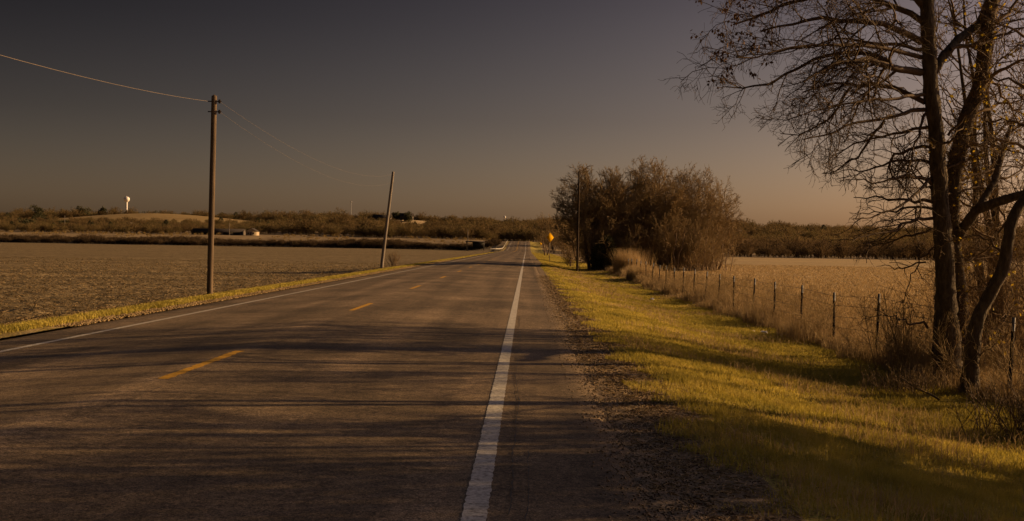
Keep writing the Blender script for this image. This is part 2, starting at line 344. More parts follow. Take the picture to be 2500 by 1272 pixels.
# ------------------------------------------------------------------ branching
def resample(pts, n):
    pts = np.asarray(pts, float); d = np.r_[0, np.cumsum(np.linalg.norm(np.diff(pts, axis=0), axis=1))]
    t = np.linspace(0, d[-1], n); out = np.stack([np.interp(t, d, pts[:, k]) for k in range(3)], -1)
    for _ in range(2): out[1:-1] = .25*out[:-2]+.5*out[1:-1]+.25*out[2:]
    return out
def kids(P, Rr, per_m, ang=(35, 65), ratio=(.35, .6), n=5, wob=.25, trop=(0, 0, .1), t0=.15, rr=.55, rmin=.003, minl=.15, maxl=9, taper=.35, kmax=60):
    m, np_, _ = P.shape
    Lp = np.linalg.norm(np.diff(P, axis=1), axis=2).sum(1)
    cnt = np.minimum(kmax, rng.poisson(np.maximum(Lp*per_m, .8)))
    idx = np.repeat(np.arange(m), cnt); N = len(idx)
    t = t0+(1-t0)*rng.random(N)**.9; f = t*(np_-1); i = np.minimum(f.astype(int), np_-2); fr = (f-i)[:, None]
    p0 = P[idx, i]*(1-fr)+P[idx, i+1]*fr; T = nrm(P[idx, i+1]-P[idx, i]); r0 = Rr[idx, i]*(1-fr[:, 0])+Rr[idx, i+1]*fr[:, 0]
    q = rng.normal(size=(N, 3)); q -= (q*T).sum(1, keepdims=True)*T; q = nrm(q)
    th = np.radians(U(*ang, N))[:, None]
    d = nrm(np.cos(th)*T+np.sin(th)*q+np.array(trop)*.8)
    L = np.clip(Lp[idx]*U(*ratio, N)*(1.15-.6*t), minl, maxl)
    rad = np.maximum(r0*rr, rmin)
    C = np.empty((N, n, 3)); C[:, 0] = p0
    for k in range(1, n):
        C[:, k] = C[:, k-1]+d*(L/(n-1))[:, None]
        d = nrm(d+rng.normal(size=(N, 3))*wob+np.array(trop))
    RR = rad[:, None]*np.linspace(1, taper, n)[None]
    return C, np.maximum(RR, rmin*.7)
def lod(mb, P, Rr, sides): mb.tubes(P, Rr, sides)
def leaves_on(P, n, size, droop=.6):
    m = len(P); idx = rng.integers(0, m, n); j = rng.integers(P.shape[1]//2, P.shape[1], n)
    c = P[idx, j]+rng.normal(size=(n, 3))*.03
    a = nrm(rng.normal(size=(n, 3))+np.array([0, 0, -droop])); b = nrm(np.cross(a, rng.normal(size=(n, 3))))
    s_ = size*U(.6, 1.3, n)[:, None]
    V = np.stack([c, c+a*s_*.5+b*s_*.32, c+a*s_, c+a*s_*.5-b*s_*.32], 1).reshape(-1, 3)
    mb = MB(); mb.quads(V, np.arange(4*n).reshape(n, 4)); return mb
def pxpath(pts, Y, dY=0.0, base=None):
    n = len(pts); return [PX(x, y, Y+dY*k/max(1, n-1)) for k, (x, y) in enumerate(pts)]
def shift(root, P): return P-np.array(root.location)
def finish_tree(root, trunks, limbs, levels, tw, sides=(4, 3, 3, 3), bark='bark', leaf=None, tsides=10):
    """trunks: list of (pts, radii); limbs: (P,R) arrays n=12"""
    loc = np.array(root.location)
    tb = MB()
    for pts, rad in trunks:
        ns_ = 90 if tsides > 8 else 26; sd_ = 20 if tsides > 8 else tsides
        P = resample(pts, ns_); r = np.interp(np.linspace(0, 1, ns_), np.linspace(0, 1, len(rad)), rad)
        P[1:-1] += rng.normal(size=(ns_-2, 3))*r[1:-1, None]*.03; r = r*(1+.05*np.sin(np.arange(ns_)*.7+1)*np.sin(np.arange(ns_)*.23))
        tb.tubes((P-loc)[None], r[None], sd_, rough=.05)
    tb.build('trunk', M[bark], root, smooth=tsides <= 8)
    cb = MB(); P, Rr = limbs; cb.tubes(P-loc, Rr, 6)
    cur = (P, Rr); last = None; allp = [cur]
    for k, kw in enumerate(levels):
        cur = kids(cur[0], cur[1], **kw); cb.tubes(cur[0]-loc, cur[1], sides[min(k, len(sides)-1)]); allp.append(cur)
    cb.build('branches', M[tw], root, smooth=True)
    return allp
def limbset(items):
    P = []; Rr = []
    for pts, r0, r1 in items:
        p = resample(pts, 12); p[1:-1] += rng.normal(size=(10, 3))*.02; P.append(p); Rr.append(np.linspace(r0, r1, 12)*.78)
    return np.array(P), np.array(Rr)
# ---- tree A: main roadside tree
YA = 18.2
ya_base = PX(2312, 930, YA)
A = empty('bare_tree', (ya_base[0], YA, H1(ya_base[0], YA)), 'tall bare tree with a straight grey trunk and limbs arching left over the verge', 'tree')
def base_fix(pts, x, y): return [np.array([x, y, H1(x, y)-.1])]+pts
trA = [PX(2312, 900, YA), PX(2311, 800, YA), PX(2308, 700, YA), PX(2305, 600, YA), PX(2296, 500, YA), PX(2290, 400, YA), PX(2284, 300, YA), PX(2270, 200, YA), PX(2268, 100, YA), PX(2262, 0, YA), PX(2258, -120, YA), PX(2250, -300, YA)]
trA = base_fix(trA, ya_base[0], YA)
rA = [.30, .215, .17, .155, .14, .13, .125, .12, .12, .115, .105, .08, .04]
forkA = [PX(2280, 175, YA), PX(2305, 135, YA+.1), PX(2340, 95, YA+.3), PX(2390, 60, YA+.6), PX(2430, -40, YA+.8), PX(2450, -160, YA+.9)]
limbsA = [
 ([(2250,103),(2216,78),(2173,67),(2110,53),(2039,42),(1970,48),(1910,60),(1860,75)], -.9, .075),
 ([(2262,60),(2200,20),(2120,-10),(2040,-20),(1960,-5),(1890,20),(1840,45),(1790,60)], .6, .07),
 ([(2250,177),(2198,170),(2156,156),(2110,141),(2057,145),(2010,165),(1960,200)], -1.6, .085),
 ([(2173,152),(2127,127),(2057,122),(2004,134),(1950,166),(1898,191),(1827,226),(1774,212)], .8, .055),
 ([(2258,250),(2202,219),(2159,205),(2120,212),(2057,202),(2010,205),(1960,225)], 1.2, .065),
 ([(2078,212),(2053,244),(2025,300),(1990,311),(1944,336),(1905,326)], .4, .035),
 ([(2258,268),(2202,279),(2159,290),(2092,294),(2039,315),(1997,340),(1961,340)], -1.2, .05),
 ([(2160,294),(2127,336),(2092,389),(2039,417),(2007,424)], .5, .035),
 ([(2275,360),(2234,357),(2180,375),(2163,390),(2190,450),(2240,480)], .9, .04),
 ([(2262,275),(2240,330),(2230,380),(2215,420)], -.6, .035),
 ([(2276,451),(2240,434),(2206,423),(2150,445),(2090,440)], -.8, .045),
 ([(2276,493),(2211,488),(2141,482),(2084,482)], .7, .04),
 ([(2276,533),(2225,536),(2183,567),(2126,573),(2080,590)], -1.0, .04),
 ([(2265,800),(2230,790),(2190,778),(2150,768)], -.5, .03),
 ([(2262,20),(2180,-60),(2090,-110),(1990,-130),(1880,-100),(1790,-30)], -.3, .08),
 ([(2262,-60),(2150,-170),(2040,-230),(1930,-240)], 1.0, .07),
 ([(2262,-100),(2340,-200),(2420,-260),(2520,-290)], .8, .07),
 ([(2268,120),(2220,125),(2150,100),(2080,95),(2010,100),(1950,120)], 1.8, .05),
 ([(2290,420),(2330,400),(2370,385),(2410,390)], .5, .03),
 ([(2315,330),(2350,300),(2390,250),(2440,225)], -.5, .03),
 ([(2320,120),(2390,110),(2450,80),(2540,60)], .5, .05),
 ([(2260,640),(2200,655),(2140,650)], .6, .022),
 ([(2276,400),(2230,385),(2170,395),(2110,420),(2060,415)], 1.3, .04), ([(2278,430),(2240,470),(2190,510),(2130,530),(2080,535)], -1.4, .035),
 ([(2276,510),(2230,505),(2170,520),(2100,520)], 1.5, .035), ([(2274,560),(2220,575),(2160,600),(2100,600)], .3, .03),
 ([(2270,310),(2220,320),(2150,340),(2080,350),(2030,380)], 1.6, .04), ([(2262,230),(2200,240),(2120,250),(2030,260),(1960,280)], -1.8, .045),
 ([(2250,140),(2180,120),(2090,105),(1990,110),(1880,130),(1800,140)], -2.0, .05), ([(2280,470),(2240,440),(2210,400),(2190,360)], .2, .025),
 ([(2290,480),(2340,470),(2400,450),(2450,460)], 1.0, .03), ([(2290,350),(2340,340),(2400,320),(2460,330)], -1.0, .03),
 ([(2285,600),(2240,640),(2215,700),(2200,740)], .4, .02),
]
LA = limbset([(pxpath(p, YA, d), r, r*.25) for p, d, r in limbsA])
lvA = [dict(per_m=5.5, ang=(30, 65), ratio=(.25, .5), n=6, wob=.22, trop=(0, 0, -.03), rr=.5, rmin=.008, maxl=1.9),
       dict(per_m=8.5, ang=(30, 65), ratio=(.3, .6), n=5, wob=.25, trop=(0, 0, -.02), rr=.5, rmin=.0046, maxl=1.2),
       dict(per_m=9.5, ang=(30, 70), ratio=(.35, .75), n=4, wob=.3, trop=(0, 0, -.02), rr=.6, rmin=.0035, minl=.12, maxl=.6)]
apA = finish_tree(A, [(trA, rA), (forkA, [.075, .07, .065, .06, .05, .03])], LA, lvA, 'twig')
def leaves(root, pts, n, size, m, name='leaves', droop=.6):
    loc = np.array(root.location); b = leaves_on(pts-loc, n, size, droop); b.build(name, M[m], root)
tips = apA[-1][0]; sel = tips[(tips[:, 0, 0] < 5.2) & (tips[:, 0, 2] > 3.6) & (tips[:, 0, 0]/YA*F < 640)]
lft = tips[(tips[:, 0, 0]*F/YA < 560) & (tips[:, 0, 2] > 4.2)]
lft = lft[rng.choice(len(lft), 75, replace=False)]
leaves(A, lft, 620, .065, 'dead_leaf', 'leaves', 2.0)
# ---- tree B: vine covered stem just behind
YB = 18.6
bb = PX(2350, 925, YB)
B = empty('bare_tree', (bb[0], YB, H1(bb[0], YB)), 'bare tree with a brown vine covered stem pressed close behind the tall grey trunk', 'tree')
trB = base_fix([PX(2345,800,YB), PX(2340,700,YB), PX(2326,600,YB), PX(2322,500,YB), PX(2326,440,YB), PX(2342,360,YB), PX(2360,285,YB), PX(2392,215,YB), PX(2404,140,YB), PX(2412,60,YB), PX(2430,-40,YB), PX(2440,-200,YB)], bb[0], YB)
rB = [.20, .15, .14, .13, .14, .135, .13, .12, .11, .10, .09, .06]
bough = [PX(2328,600,YB), PX(2352,555,YB-.2), PX(2385,512,YB-.4), PX(2430,495,YB-.6), PX(2470,482,YB-.8), PX(2520,470,YB-1), PX(2600,440,YB-1.2)]
fork2 = [PX(2387,512,YB-.4), PX(2405,480,YB-.3), PX(2430,440,YB-.2), PX(2445,380,YB), PX(2470,300,YB+.3)]
limbsB = [
 ([(2360,290),(2400,265),(2450,250),(2520,240)], .8, .05), ([(2395,215),(2440,170),(2480,150),(2560,140)], -.8, .05),
 ([(2404,140),(2370,90),(2330,40),(2310,-40)], .6, .05), ([(2410,80),(2460,30),(2500,-10),(2550,-60)], .3, .05),
 ([(2330,440),(2380,430),(2440,410),(2500,405)], .9, .04), ([(2345,355),(2410,350),(2460,370),(2520,375)], -.6, .04),
 ([(2322,520),(2380,560),(2440,590),(2500,600)], .5, .035), ([(2330,650),(2380,630),(2430,620),(2500,612)], .9, .03),
 ([(2430,440),(2470,430),(2520,400)], .5, .03), ([(2440,390),(2410,330),(2400,290)], .5, .03), ([(2430,495),(2460,540),(2480,590)], -.4, .03),
 ([(2404,160),(2440,230),(2490,280),(2540,300)], 1.2, .035), ([(2350,320),(2320,270),(2310,230)], .4, .03), ([(2335,680),(2400,720),(2430,760)], .6, .025),
 ([(2360,290),(2330,330),(2300,380)], -.9, .02), ([(2345,740),(2390,690),(2440,680)], -.4, .02), ([(2340,820),(2400,800),(2460,770)], .8, .02)]
LB = limbset([(pxpath(p, YB, d), r, r*.25) for p, d, r in limbsB])
lvB = [dict(per_m=5.0, ang=(35, 75), ratio=(.3, .6), n=6, wob=.35, trop=(0, 0, -.02), rr=.5, rmin=.007, maxl=1.6, minl=.3),
       dict(per_m=6.5, ang=(35, 75), ratio=(.3, .65), n=5, wob=.4, trop=(0, 0, -.04), rr=.55, rmin=.005, maxl=.9),
       dict(per_m=10, ang=(35, 75), ratio=(.35, .7), n=4, wob=.4, trop=(0, 0, 0), rr=.6, rmin=.0042, minl=.1, maxl=.45)]
apB = finish_tree(B, [(trB, rB), (bough, [.085, .085, .08, .075, .07, .065, .06]), (fork2, [.06, .055, .05, .04, .025])], LB, lvB, 'twig_warm')
# vine growth wrapped round the stem
def vines(root, trunk, rad, n, z0, z1, m='vine', wl=.35, wid=.006):
    P = resample(trunk, 60); r = np.interp(np.linspace(0, 1, 60), np.linspace(0, 1, len(rad)), rad)
    ok = np.where((P[:, 2] > z0) & (P[:, 2] < z1))[0]; i = rng.choice(ok, n)
    d = nrm(rng.normal(size=(n, 3))*np.array([1, 1, .3])); p = P[i]+d*(r[i][:, None]*U(.9, 1.2, n)[:, None]); p[:, 2] += U(-.08, .08, n)
    C = np.empty((n, 5, 3)); C[:, 0] = p; v = nrm(d*.7+rng.normal(size=(n, 3))*.6)
    for k in range(1, 5): C[:, k] = C[:, k-1]+v*(wl*U(.3, 1, n)/4)[:, None]; v = nrm(v+rng.normal(size=(n, 3))*.5)
    mb = MB(); mb.tubes(C-np.array(root.location), np.full((n, 5), wid/2)*np.linspace(1, .5, 5), 3); mb.build('vine_growth', M[m], root)
    return C
vc = vines(B, trB, rB, 3200, .1, 6.5, wl=.22)
leaves(B, vc, 420, .06, 'yellow_leaf', 'yellow_leaves', .2)
tb_ = apB[-1][0]; leaves(B, tb_[tb_[:, 0, 2] > 2.5], 330, .07, 'yellow_leaf', 'yellow_crown_leaves', .4)
# ---- tree C: leaning trunk
YC = 16.7
cb_ = PX(2366, 968, YC)
Cc = empty('bare_tree', (cb_[0], YC, H1(cb_[0], YC)), 'dark leaning tree whose crooked trunk bends right beside the tall grey trunk', 'tree')
trC = base_fix([PX(2368,930,YC), PX(2374,850,YC), PX(2386,775,YC), PX(2420,712,YC), PX(2450,655,YC), PX(2460,600,YC), PX(2466,550,YC), PX(2482,512,YC), PX(2505,480,YC), PX(2540,400,YC), PX(2560,280,YC), PX(2600,120,YC), PX(2620,-100,YC)], cb_[0], YC)
rC = [.17, .12, .105, .095, .09, .085, .075, .07, .07, .072, .07, .06, .05, .03]
limbsC = [([(2455,625),(2420,600),(2400,570),(2360,575),(2320,590)], .4, .03), ([(2446,660),(2480,650),(2520,640)], .3, .02),
 ([(2420,712),(2385,665),(2375,640)], -.3, .016), ([(2480,515),(2440,560),(2400,620),(2340,650)], .7, .03), ([(2550,340),(2500,300),(2440,290),(2380,310)], .8, .04),
 ([(2545,390),(2480,350),(2420,340),(2370,360)], -.6, .04), ([(2560,260),(2490,200),(2430,190),(2370,160)], .5, .04), ([(2590,150),(2510,90),(2450,60),(2390,30)], -.5, .04),
 ([(2540,400),(2600,350),(2680,330)], .3, .05), ([(2375,850),(2430,800),(2480,740),(2520,700)], .5, .02), ([(2372,880),(2440,830),(2500,790)], -.4, .018),
 ([(2580,200),(2650,120),(2700,40)], .4, .05), ([(2510,480),(2560,500),(2640,480)], .5, .05)]
LC = limbset([(pxpath(p, YC, d), r, r*.25) for p, d, r in limbsC])
apC = finish_tree(Cc, [(trC, rC)], LC, lvB, 'twig_warm')
leaves(Cc, apC[-1][0], 150, .07, 'yellow_leaf', 'yellow_leaves', .4)
# ---- generic bare tree
def auto_tree(x, y, h, label, spread=.45, seed=0, levels=3, dens=1.0, rmin=.006, bark='bark', tw='twig', group=None, stems=1, low=.25, lean=(0, 0), name='bare_tree', leafn=0, limbn=18, up=.35):
    global rng
    keep = rng; rng = np.random.default_rng(1000+seed)
    z = H1(x, y); root = empty(name, (x, y, z), label, 'tree', group)
    trunks = []; items = []
    for s_ in range(stems):
        a = rng.uniform(0, 6.28); sp = 0 if stems == 1 else h*.10
        bx, by = x+.25*np.cos(a)*(stems > 1), y+.25*np.sin(a)*(stems > 1)
        pts = [np.array([bx, by, z-.1])]
        top = np.array([bx+np.cos(a)*sp+lean[0], by+np.sin(a)*sp+lean[1], z+h*rng.uniform(.82, .95)])
        for k in range(1, 7):
            t = k/6; pts.append(pts[0]*(1-t)+top*t+rng.normal(size=3)*h*.012)
        r0 = h*.013/(stems**.3); rad = list(np.linspace(r0*1.15, r0*.12, 7)); trunks.append((pts, rad))
        nl = max(5, int(limbn/stems))
        for k in range(nl):
            t = low+(1-low)*(k+rng.random())/nl*.95; p = pts[0]*(1-t)+top*t
            b = rng.uniform(0, 6.28); L = h*spread*(1.0-.55*t)*rng.uniform(.75, 1.15)
            d = nrm(np.array([np.cos(b), np.sin(b), up+.8*t])); q = [p]
            for j in range(4): q.append(q[-1]+d*L/4); d = nrm(d+rng.normal(size=3)*.16+np.array([0, 0, .05]))
            items.append((q, r0*.42*(1.1-t*.7), r0*.08))
    L0 = limbset(items)
    lv = [dict(per_m=3.2*dens*6/h, ang=(28, 55), ratio=(.35, .6), n=5, wob=.18, trop=(0, 0, .08), rr=.55, rmin=rmin*1.6),
          dict(per_m=5.0*dens*6/h, ang=(28, 55), ratio=(.4, .65), n=4, wob=.2, trop=(0, 0, .08), rr=.55, rmin=rmin*1.2),
          dict(per_m=6.5*dens*6/h, ang=(25, 55), ratio=(.45, .75), n=3, wob=.2, trop=(0, 0, .06), rr=.6, rmin=rmin, minl=.02*h)][:levels]
    ap = finish_tree(root, trunks, L0, lv, tw, bark=bark, tsides=7)
    rng = keep
    return root, ap
# trees standing along the fence to the right of the picture; their low boughs shade the foreground
auto_tree(8.6, 13.6, 9.0, 'bare tree along the fence at the right edge beyond the leaning trunk', seed=1, dens=1.2, low=.3, up=.15, stems=2, spread=.42)
auto_tree(8.4, 10.6, 7.5, 'low spreading bare tree just outside the picture on the right', seed=2, dens=1.3, low=.28, up=.1, stems=3, spread=.42)
auto_tree(9.4, 8.2, 8.5, 'bare tree outside the picture near the camera on the right', seed=3, dens=1.3, low=.28, up=.1, stems=3, spread=.40)
auto_tree(12.5, 17.5, 9.5, 'bare tree in the pasture behind the fence at the right edge', seed=4, dens=1.0, low=.3, stems=2)
auto_tree(11.0, 21.5, 8.0, 'bare twiggy tree behind the vine covered stem', seed=5, dens=1.0, low=.3, tw='twig_warm', stems=2)
auto_tree(9.4, 21.3, 9.0, 'twiggy bare tree just behind the vine covered stem', tw='twig_warm', seed=6, dens=1.2, low=.30, stems=3, spread=.38, up=.2)
auto_tree(10.6, 23.5, 8.5, 'bare tree furthest back of those at the right edge', seed=7, dens=1.1, low=.3, stems=2, spread=.42, up=.2)
auto_tree(10.2, 11.8, 7.5, 'dense bare tree just outside the picture right of the leaning trunk', seed=8, dens=1.5, low=.3, up=.05, stems=4, spread=.42, limbn=26)
auto_tree(10.8, 9.6, 7.0, 'dense bare tree outside the picture beside the thickets', seed=9, dens=1.5, low=.3, up=.05, stems=4, spread=.42, limbn=26)
# ---- juniper / dense bushes
def bush(name, x, y, h, w, label, m='juniper', n=5000, size=.12, seed=0, cat='bush', group=None, power=.6):
    global rng
    keep = rng; rng = np.random.default_rng(500+seed)
    z = H1(x, y); root = empty(name, (x, y, z), label, cat, group)
    sb = MB()
    for k in range(5):
        a = rng.uniform(0, 6.28); q = np.array([[0, 0, -.05], [np.cos(a)*w*.1, np.sin(a)*w*.1, h*.3], [np.cos(a)*w*.25, np.sin(a)*w*.25, h*.75]])
        sb.tube(q, [h*.02, h*.014, h*.005], 5)
    sb.build('stems', M['bark'], root)
    lob = 9; lc = rng.normal(size=(lob, 3))*np.array([w*.26, w*.26, h*.22])+np.array([0, 0, h*.5]); lr = rng.uniform(.22, .4, lob)
    i = rng.integers(0, lob, n); d = nrm(rng.normal(size=(n, 3))); rr_ = rng.random(n)**power
    c = lc[i]+d*rr_[:, None]*lr[i][:, None]*np.array([w, w, h*.8]); c[:, 2] = np.maximum(c[:, 2], .03)
    dirv = nrm(d+np.array([0, 0, .5])+rng.normal(size=(n, 3))*.5)
    C = np.stack([c, c+dirv*size*.6, c+dirv*size], 1)
    mb = MB(); mb.ribbons(C, np.tile(np.array([1, .8, .15])*size*.35, (n, 1))); mb.build('foliage', M[m], root)
    rng = keep
    return root
# ---- cluster of trees at 90 - 100 m
def dome_tree(x, y, h, Rd, label, seed, n=60, dens=1.0, rmin=.016, tw='twig_far', group=None, stems=4, lr=.17):
    """bare tree whose limbs fan up and out to a rounded crown"""
    global rng
    keep = rng; rng = np.random.default_rng(3000+seed)
    z = H1(x, y); root = empty('bare_tree', (x, y, z), label, 'tree', group); c = np.array([x, y, z]); trunks = []; items = []
    for s_ in range(stems):
        a = 6.28*s_/stems+rng.uniform(-.5, .5); o = np.array([np.cos(a), np.sin(a), 0])*.25*(stems > 1)
        top = c+o+np.array([np.cos(a)*Rd*.3, np.sin(a)*Rd*.3, h*.62])
        pts = [c+o-np.array([0, 0, .1])]+[(c+o)*(1-k/5)+top*(k/5)+rng.normal(size=3)*h*.015 for k in range(1, 6)]
        r0 = h*.016; trunks.append((pts, list(np.linspace(r0, r0*.3, 6))))
        for k in range(n//stems):
            t = rng.uniform(.12, 1); p = resample(pts, 11)[int(t*10)]
            th = a+rng.normal()*1.2; el = np.arcsin(rng.uniform(-.05, 1)); rr = rng.uniform(.80, .93)
            e = c+np.array([np.cos(th)*np.cos(el)*Rd*rr, np.sin(th)*np.cos(el)*Rd*rr, h*(.36+.60*np.sin(el)*rr)])
            m_ = (p+e)/2+np.array([0, 0, -.05*h])+rng.normal(size=3)*h*.03
            items.append(([p, (p*2+m_)/3, m_, (m_+e*2)/3, e], r0*lr, r0*lr*.18))
    lv = [dict(per_m=4.2*dens, ang=(20, 50), ratio=(.16, .30), n=5, wob=.22, trop=(0, 0, .02), rr=.6, rmin=rmin, t0=.3),
          dict(per_m=4.2*dens, ang=(20, 45), ratio=(.4, .6), n=4, wob=.14, trop=(0, 0, .02), rr=.6, rmin=rmin*.8, t0=.2, minl=.25),
          dict(per_m=5.0*dens, ang=(20, 50), ratio=(.45, .75), n=3, wob=.2, trop=(0, 0, .01), rr=.6, rmin=rmin*.75, t0=.2, minl=.2)]
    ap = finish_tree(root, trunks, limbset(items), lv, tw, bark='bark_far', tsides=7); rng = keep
    return root, ap
dome_tree(11.6, 11.9, 6.4, 2.7, 'rounded bare tree in the pasture outside the picture on the right', 90, n=66, dens=.95, rmin=.010, tw='twig', lr=.7)
dome_tree(11.2, 9.6, 6.0, 2.6, 'rounded bare tree in the pasture outside the picture near the camera', 91, n=66, dens=.95, rmin=.010, tw='twig', lr=.7)
GV = 'trees of the roadside grove'
cl = [(5.8, 94, 10.0, 4.2, 'leftmost rounded bare tree of the roadside grove, behind the far right pole', 110),
      (8.3, 98, 10.0, 3.6, 'bare tree second from left in the roadside grove', 60),
      (11.0, 95, 10.6, 3.5, 'bare tree with a peaked crown in the middle of the grove', 90),
      (15.2, 98, 10.0, 4.5, 'tall rounded bare tree right of the middle of the grove', 120),
      (17.6, 101, 8.0, 3.2, 'lower bare tree closing the right end of the grove', 60),
      (12.4, 92, 6.0, 2.6, 'short bare tree in front of the grove', 40),
      (7.4, 106, 9.2, 3.4, 'bare tree at the back left of the grove', 50),
      (12.5, 107, 9.6, 4.0, 'bare tree at the back right of the grove', 70)]
for k, (x, y, hh, rd, lb, nl) in enumerate(cl): dome_tree(x, y, hh, rd, lb, k, n=nl, group=GV, dens=(1.05, .95, 1.0, .85, .8, .9, .9, .9)[k])
def thicket(x, y, wx, wy, h, n, label, seed, m='twig_far', rmin=.016, name='brush_thicket'):
    global rng
    keep = rng; rng = np.random.default_rng(4000+seed); root = empty(name, (x, y, H1(x, y)), label, 'brush')
    P = np.empty((n, 6, 3)); P[:, 0] = np.stack([rng.normal(size=n)*wx*.4, rng.normal(size=n)*wy*.4, 0*np.arange(n)-.1], -1); d = nrm(rng.normal(size=(n, 3))*.3+np.array([0, 0, 1.])); hh = h*rng.uniform(.5, 1.1, n)
    for k in range(1, 6): P[:, k] = P[:, k-1]+d*(hh/5)[:, None]; d = nrm(d+rng.normal(size=(n, 3))*.14)
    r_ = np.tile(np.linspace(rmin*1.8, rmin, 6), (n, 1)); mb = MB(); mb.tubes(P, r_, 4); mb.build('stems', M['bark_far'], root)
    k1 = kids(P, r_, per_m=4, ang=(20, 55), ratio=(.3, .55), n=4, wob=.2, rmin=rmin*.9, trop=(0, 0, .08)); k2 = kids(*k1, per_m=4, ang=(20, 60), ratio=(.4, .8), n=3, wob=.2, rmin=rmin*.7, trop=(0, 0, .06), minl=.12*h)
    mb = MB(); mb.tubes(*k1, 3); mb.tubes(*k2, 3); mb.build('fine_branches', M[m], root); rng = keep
    return root
for k, (x, y, hh, ww, lb) in enumerate([(6.0, 90.5, 2.6, 1.5, 'dark green juniper bush right behind the far right pole'), (7.0, 90, 2.3, 1.3, 'dark juniper bush under the grove beside the pale weeds')]):
    bush('juniper_bush', x, y, hh, ww, lb, n=3200, size=.24, seed=40+k, cat='bush')
for k, (x, y, wx, hh, nn_, lb) in enumerate([(9.0, 93, 3.5, 3.6, 130, 'brown brush filling the left foot of the grove behind the pale weeds'), (12.8, 94, 4, 3.8, 150, 'brown brush filling the middle foot of the grove'), (15.6, 97, 2.6, 2.6, 70, 'brown brush at the right foot of the grove beside the pasture'), (9.0, 142, 2.5, 3.5, 90, 'brown brush behind the big yellow sign'), (12, 136, 5, 4, 120, 'brown brush between the yellow sign and the grove')]):
    thicket(x, y, wx, 2.2, hh, nn_, lb, k)
# ---- smaller trees along the road beyond
far_tr = [(4.6, 255, 11.5), (7, 150, 5.5), (9, 170, 7), (12, 185, 7.5), (8, 205, 7.5), (14, 225, 9), (20, 200, 8), (9, 250, 9), (18, 270, 10), (28, 250, 9.5), (10, 300, 10), (20, 320, 10), (9, 350, 9.5), (30, 300, 10), (16, 370, 10), (9, 395, 9), (7.5, 420, 8.5), (22, 410, 10)]
dome_tree(4.6, 255, 11.0, 4.0, 'thin pale bare tree top rising left of the grove', 50, n=30, dens=.35, rmin=.03, stems=2)
where = ['nearest', 'second', 'third', 'fourth', 'fifth', 'sixth', 'seventh', 'eighth', 'ninth', 'tenth', 'eleventh', 'twelfth', 'thirteenth', 'fourteenth', 'fifteenth', 'sixteenth', 'seventeenth']
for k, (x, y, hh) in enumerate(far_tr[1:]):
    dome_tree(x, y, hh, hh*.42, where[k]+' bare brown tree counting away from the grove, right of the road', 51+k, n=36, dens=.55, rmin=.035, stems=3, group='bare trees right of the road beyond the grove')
# ------------------------------------------------------------------ far woods (one mass)
def proto(seed, nt=60):
    global rng
    keep = rng; rng = np.random.default_rng(seed)
    n = nt; a = rng.uniform(0, 6.28, n); el = np.arcsin(rng.uniform(-.1, 1, n)); rr = rng.uniform(.6, 1, n); Rd = rng.uniform(.36, .5)
    p = np.stack([.03*np.cos(a), .03*np.sin(a), rng.uniform(.08, .4, n)], -1)
    e = np.stack([np.cos(a)*np.cos(el)*Rd*rr, np.sin(a)*np.cos(el)*Rd*rr, .42+.55*np.sin(el)*rr], -1)
    m_ = (p+e)/2+rng.normal(size=(n, 3))*.03
    P = np.stack([p, m_, e], 1); mb = MB(); mb.ribbons(P, np.tile(np.array([.012, .014, .006]), (n, 1)))
    q = rng.integers(0, n, n*6); f = rng.uniform(.3, 1, n*6)[:, None]; s0 = P[q, 1]*(1-f)+P[q, 2]*f; s1 = s0+nrm(nrm(e-p)[q]+rng.normal(size=(n*6, 3))*.9)*rng.uniform(.06, .13, (n*6, 1))
    mb.ribbons(np.stack([s0, s1], 1), np.tile(np.array([.017, .008]), (n*6, 1)))
    mb.tubes(np.array([[[0, 0, -.05], [.01, 0, .3], [0, .01, .6]]]), np.array([[.022, .016, .008]]), 3)
    rng = keep
    return np.concatenate(mb.v), np.concatenate(mb.q)
protos = [proto(s) for s in range(6)]
def wood(name, xs, ys, hs, m, label, wide=1.0, pr=protos, cat='woodland'):
    mb = MB(); zs = H(xs, ys); a = U(0, 6.28, len(xs)); which = rng.integers(0, len(pr), len(xs))
    for w in range(len(pr)):
        i = np.where(which == w)[0]
        if not len(i): continue
        V, Q = pr[w]; c, s_ = np.cos(a[i]), np.sin(a[i])
        X = (V[None, :, 0]*c[:, None]-V[None, :, 1]*s_[:, None])*hs[i][:, None]*wide+xs[i][:, None]
        Y = (V[None, :, 0]*s_[:, None]+V[None, :, 1]*c[:, None])*hs[i][:, None]*wide+ys[i][:, None]
        Z = V[None, :, 2]*hs[i][:, None]+zs[i][:, None]
        VV = np.stack([X, Y, Z], -1).reshape(-1, 3); QQ = (np.arange(len(i))*len(V))[:, None, None]+Q[None]
        mb.quads(VV, QQ.reshape(-1, 4))
    return tag(mb.build(name, M[m]), label, cat, kind='stuff')
def scatter(n, x0, x1, y0, y1, keepf=None):
    x = U(x0, x1, n); y = y0+(y1-y0)*rng.random(n)
    k = np.abs(x) < y*.52+20
    if keepf is not None: k &= keepf(x, y)
    return x[k], y[k]
def clearing(x, y):
    a = ((x+262)/(88))**2+((y-752)/(46))**2 < 1
    a |= ((x+90)/34)**2+((y-792)/26)**2 < 1
    a |= ((x+80)/9)**2+((y-765)/22)**2 < 1
    a |= (np.abs(x+3.8) < 12) & (y < 572)
    a |= (x > -180) & (x < -105) & (y < 600) & (y > 520)
    return ~a
x, y = scatter(5600, -500, 8, 560, 880, clearing)
front = ((np.abs(x+262) < 110) & (y < 752)) | ((np.abs(x+92) < 42) & (y > 650) & (y < 800))
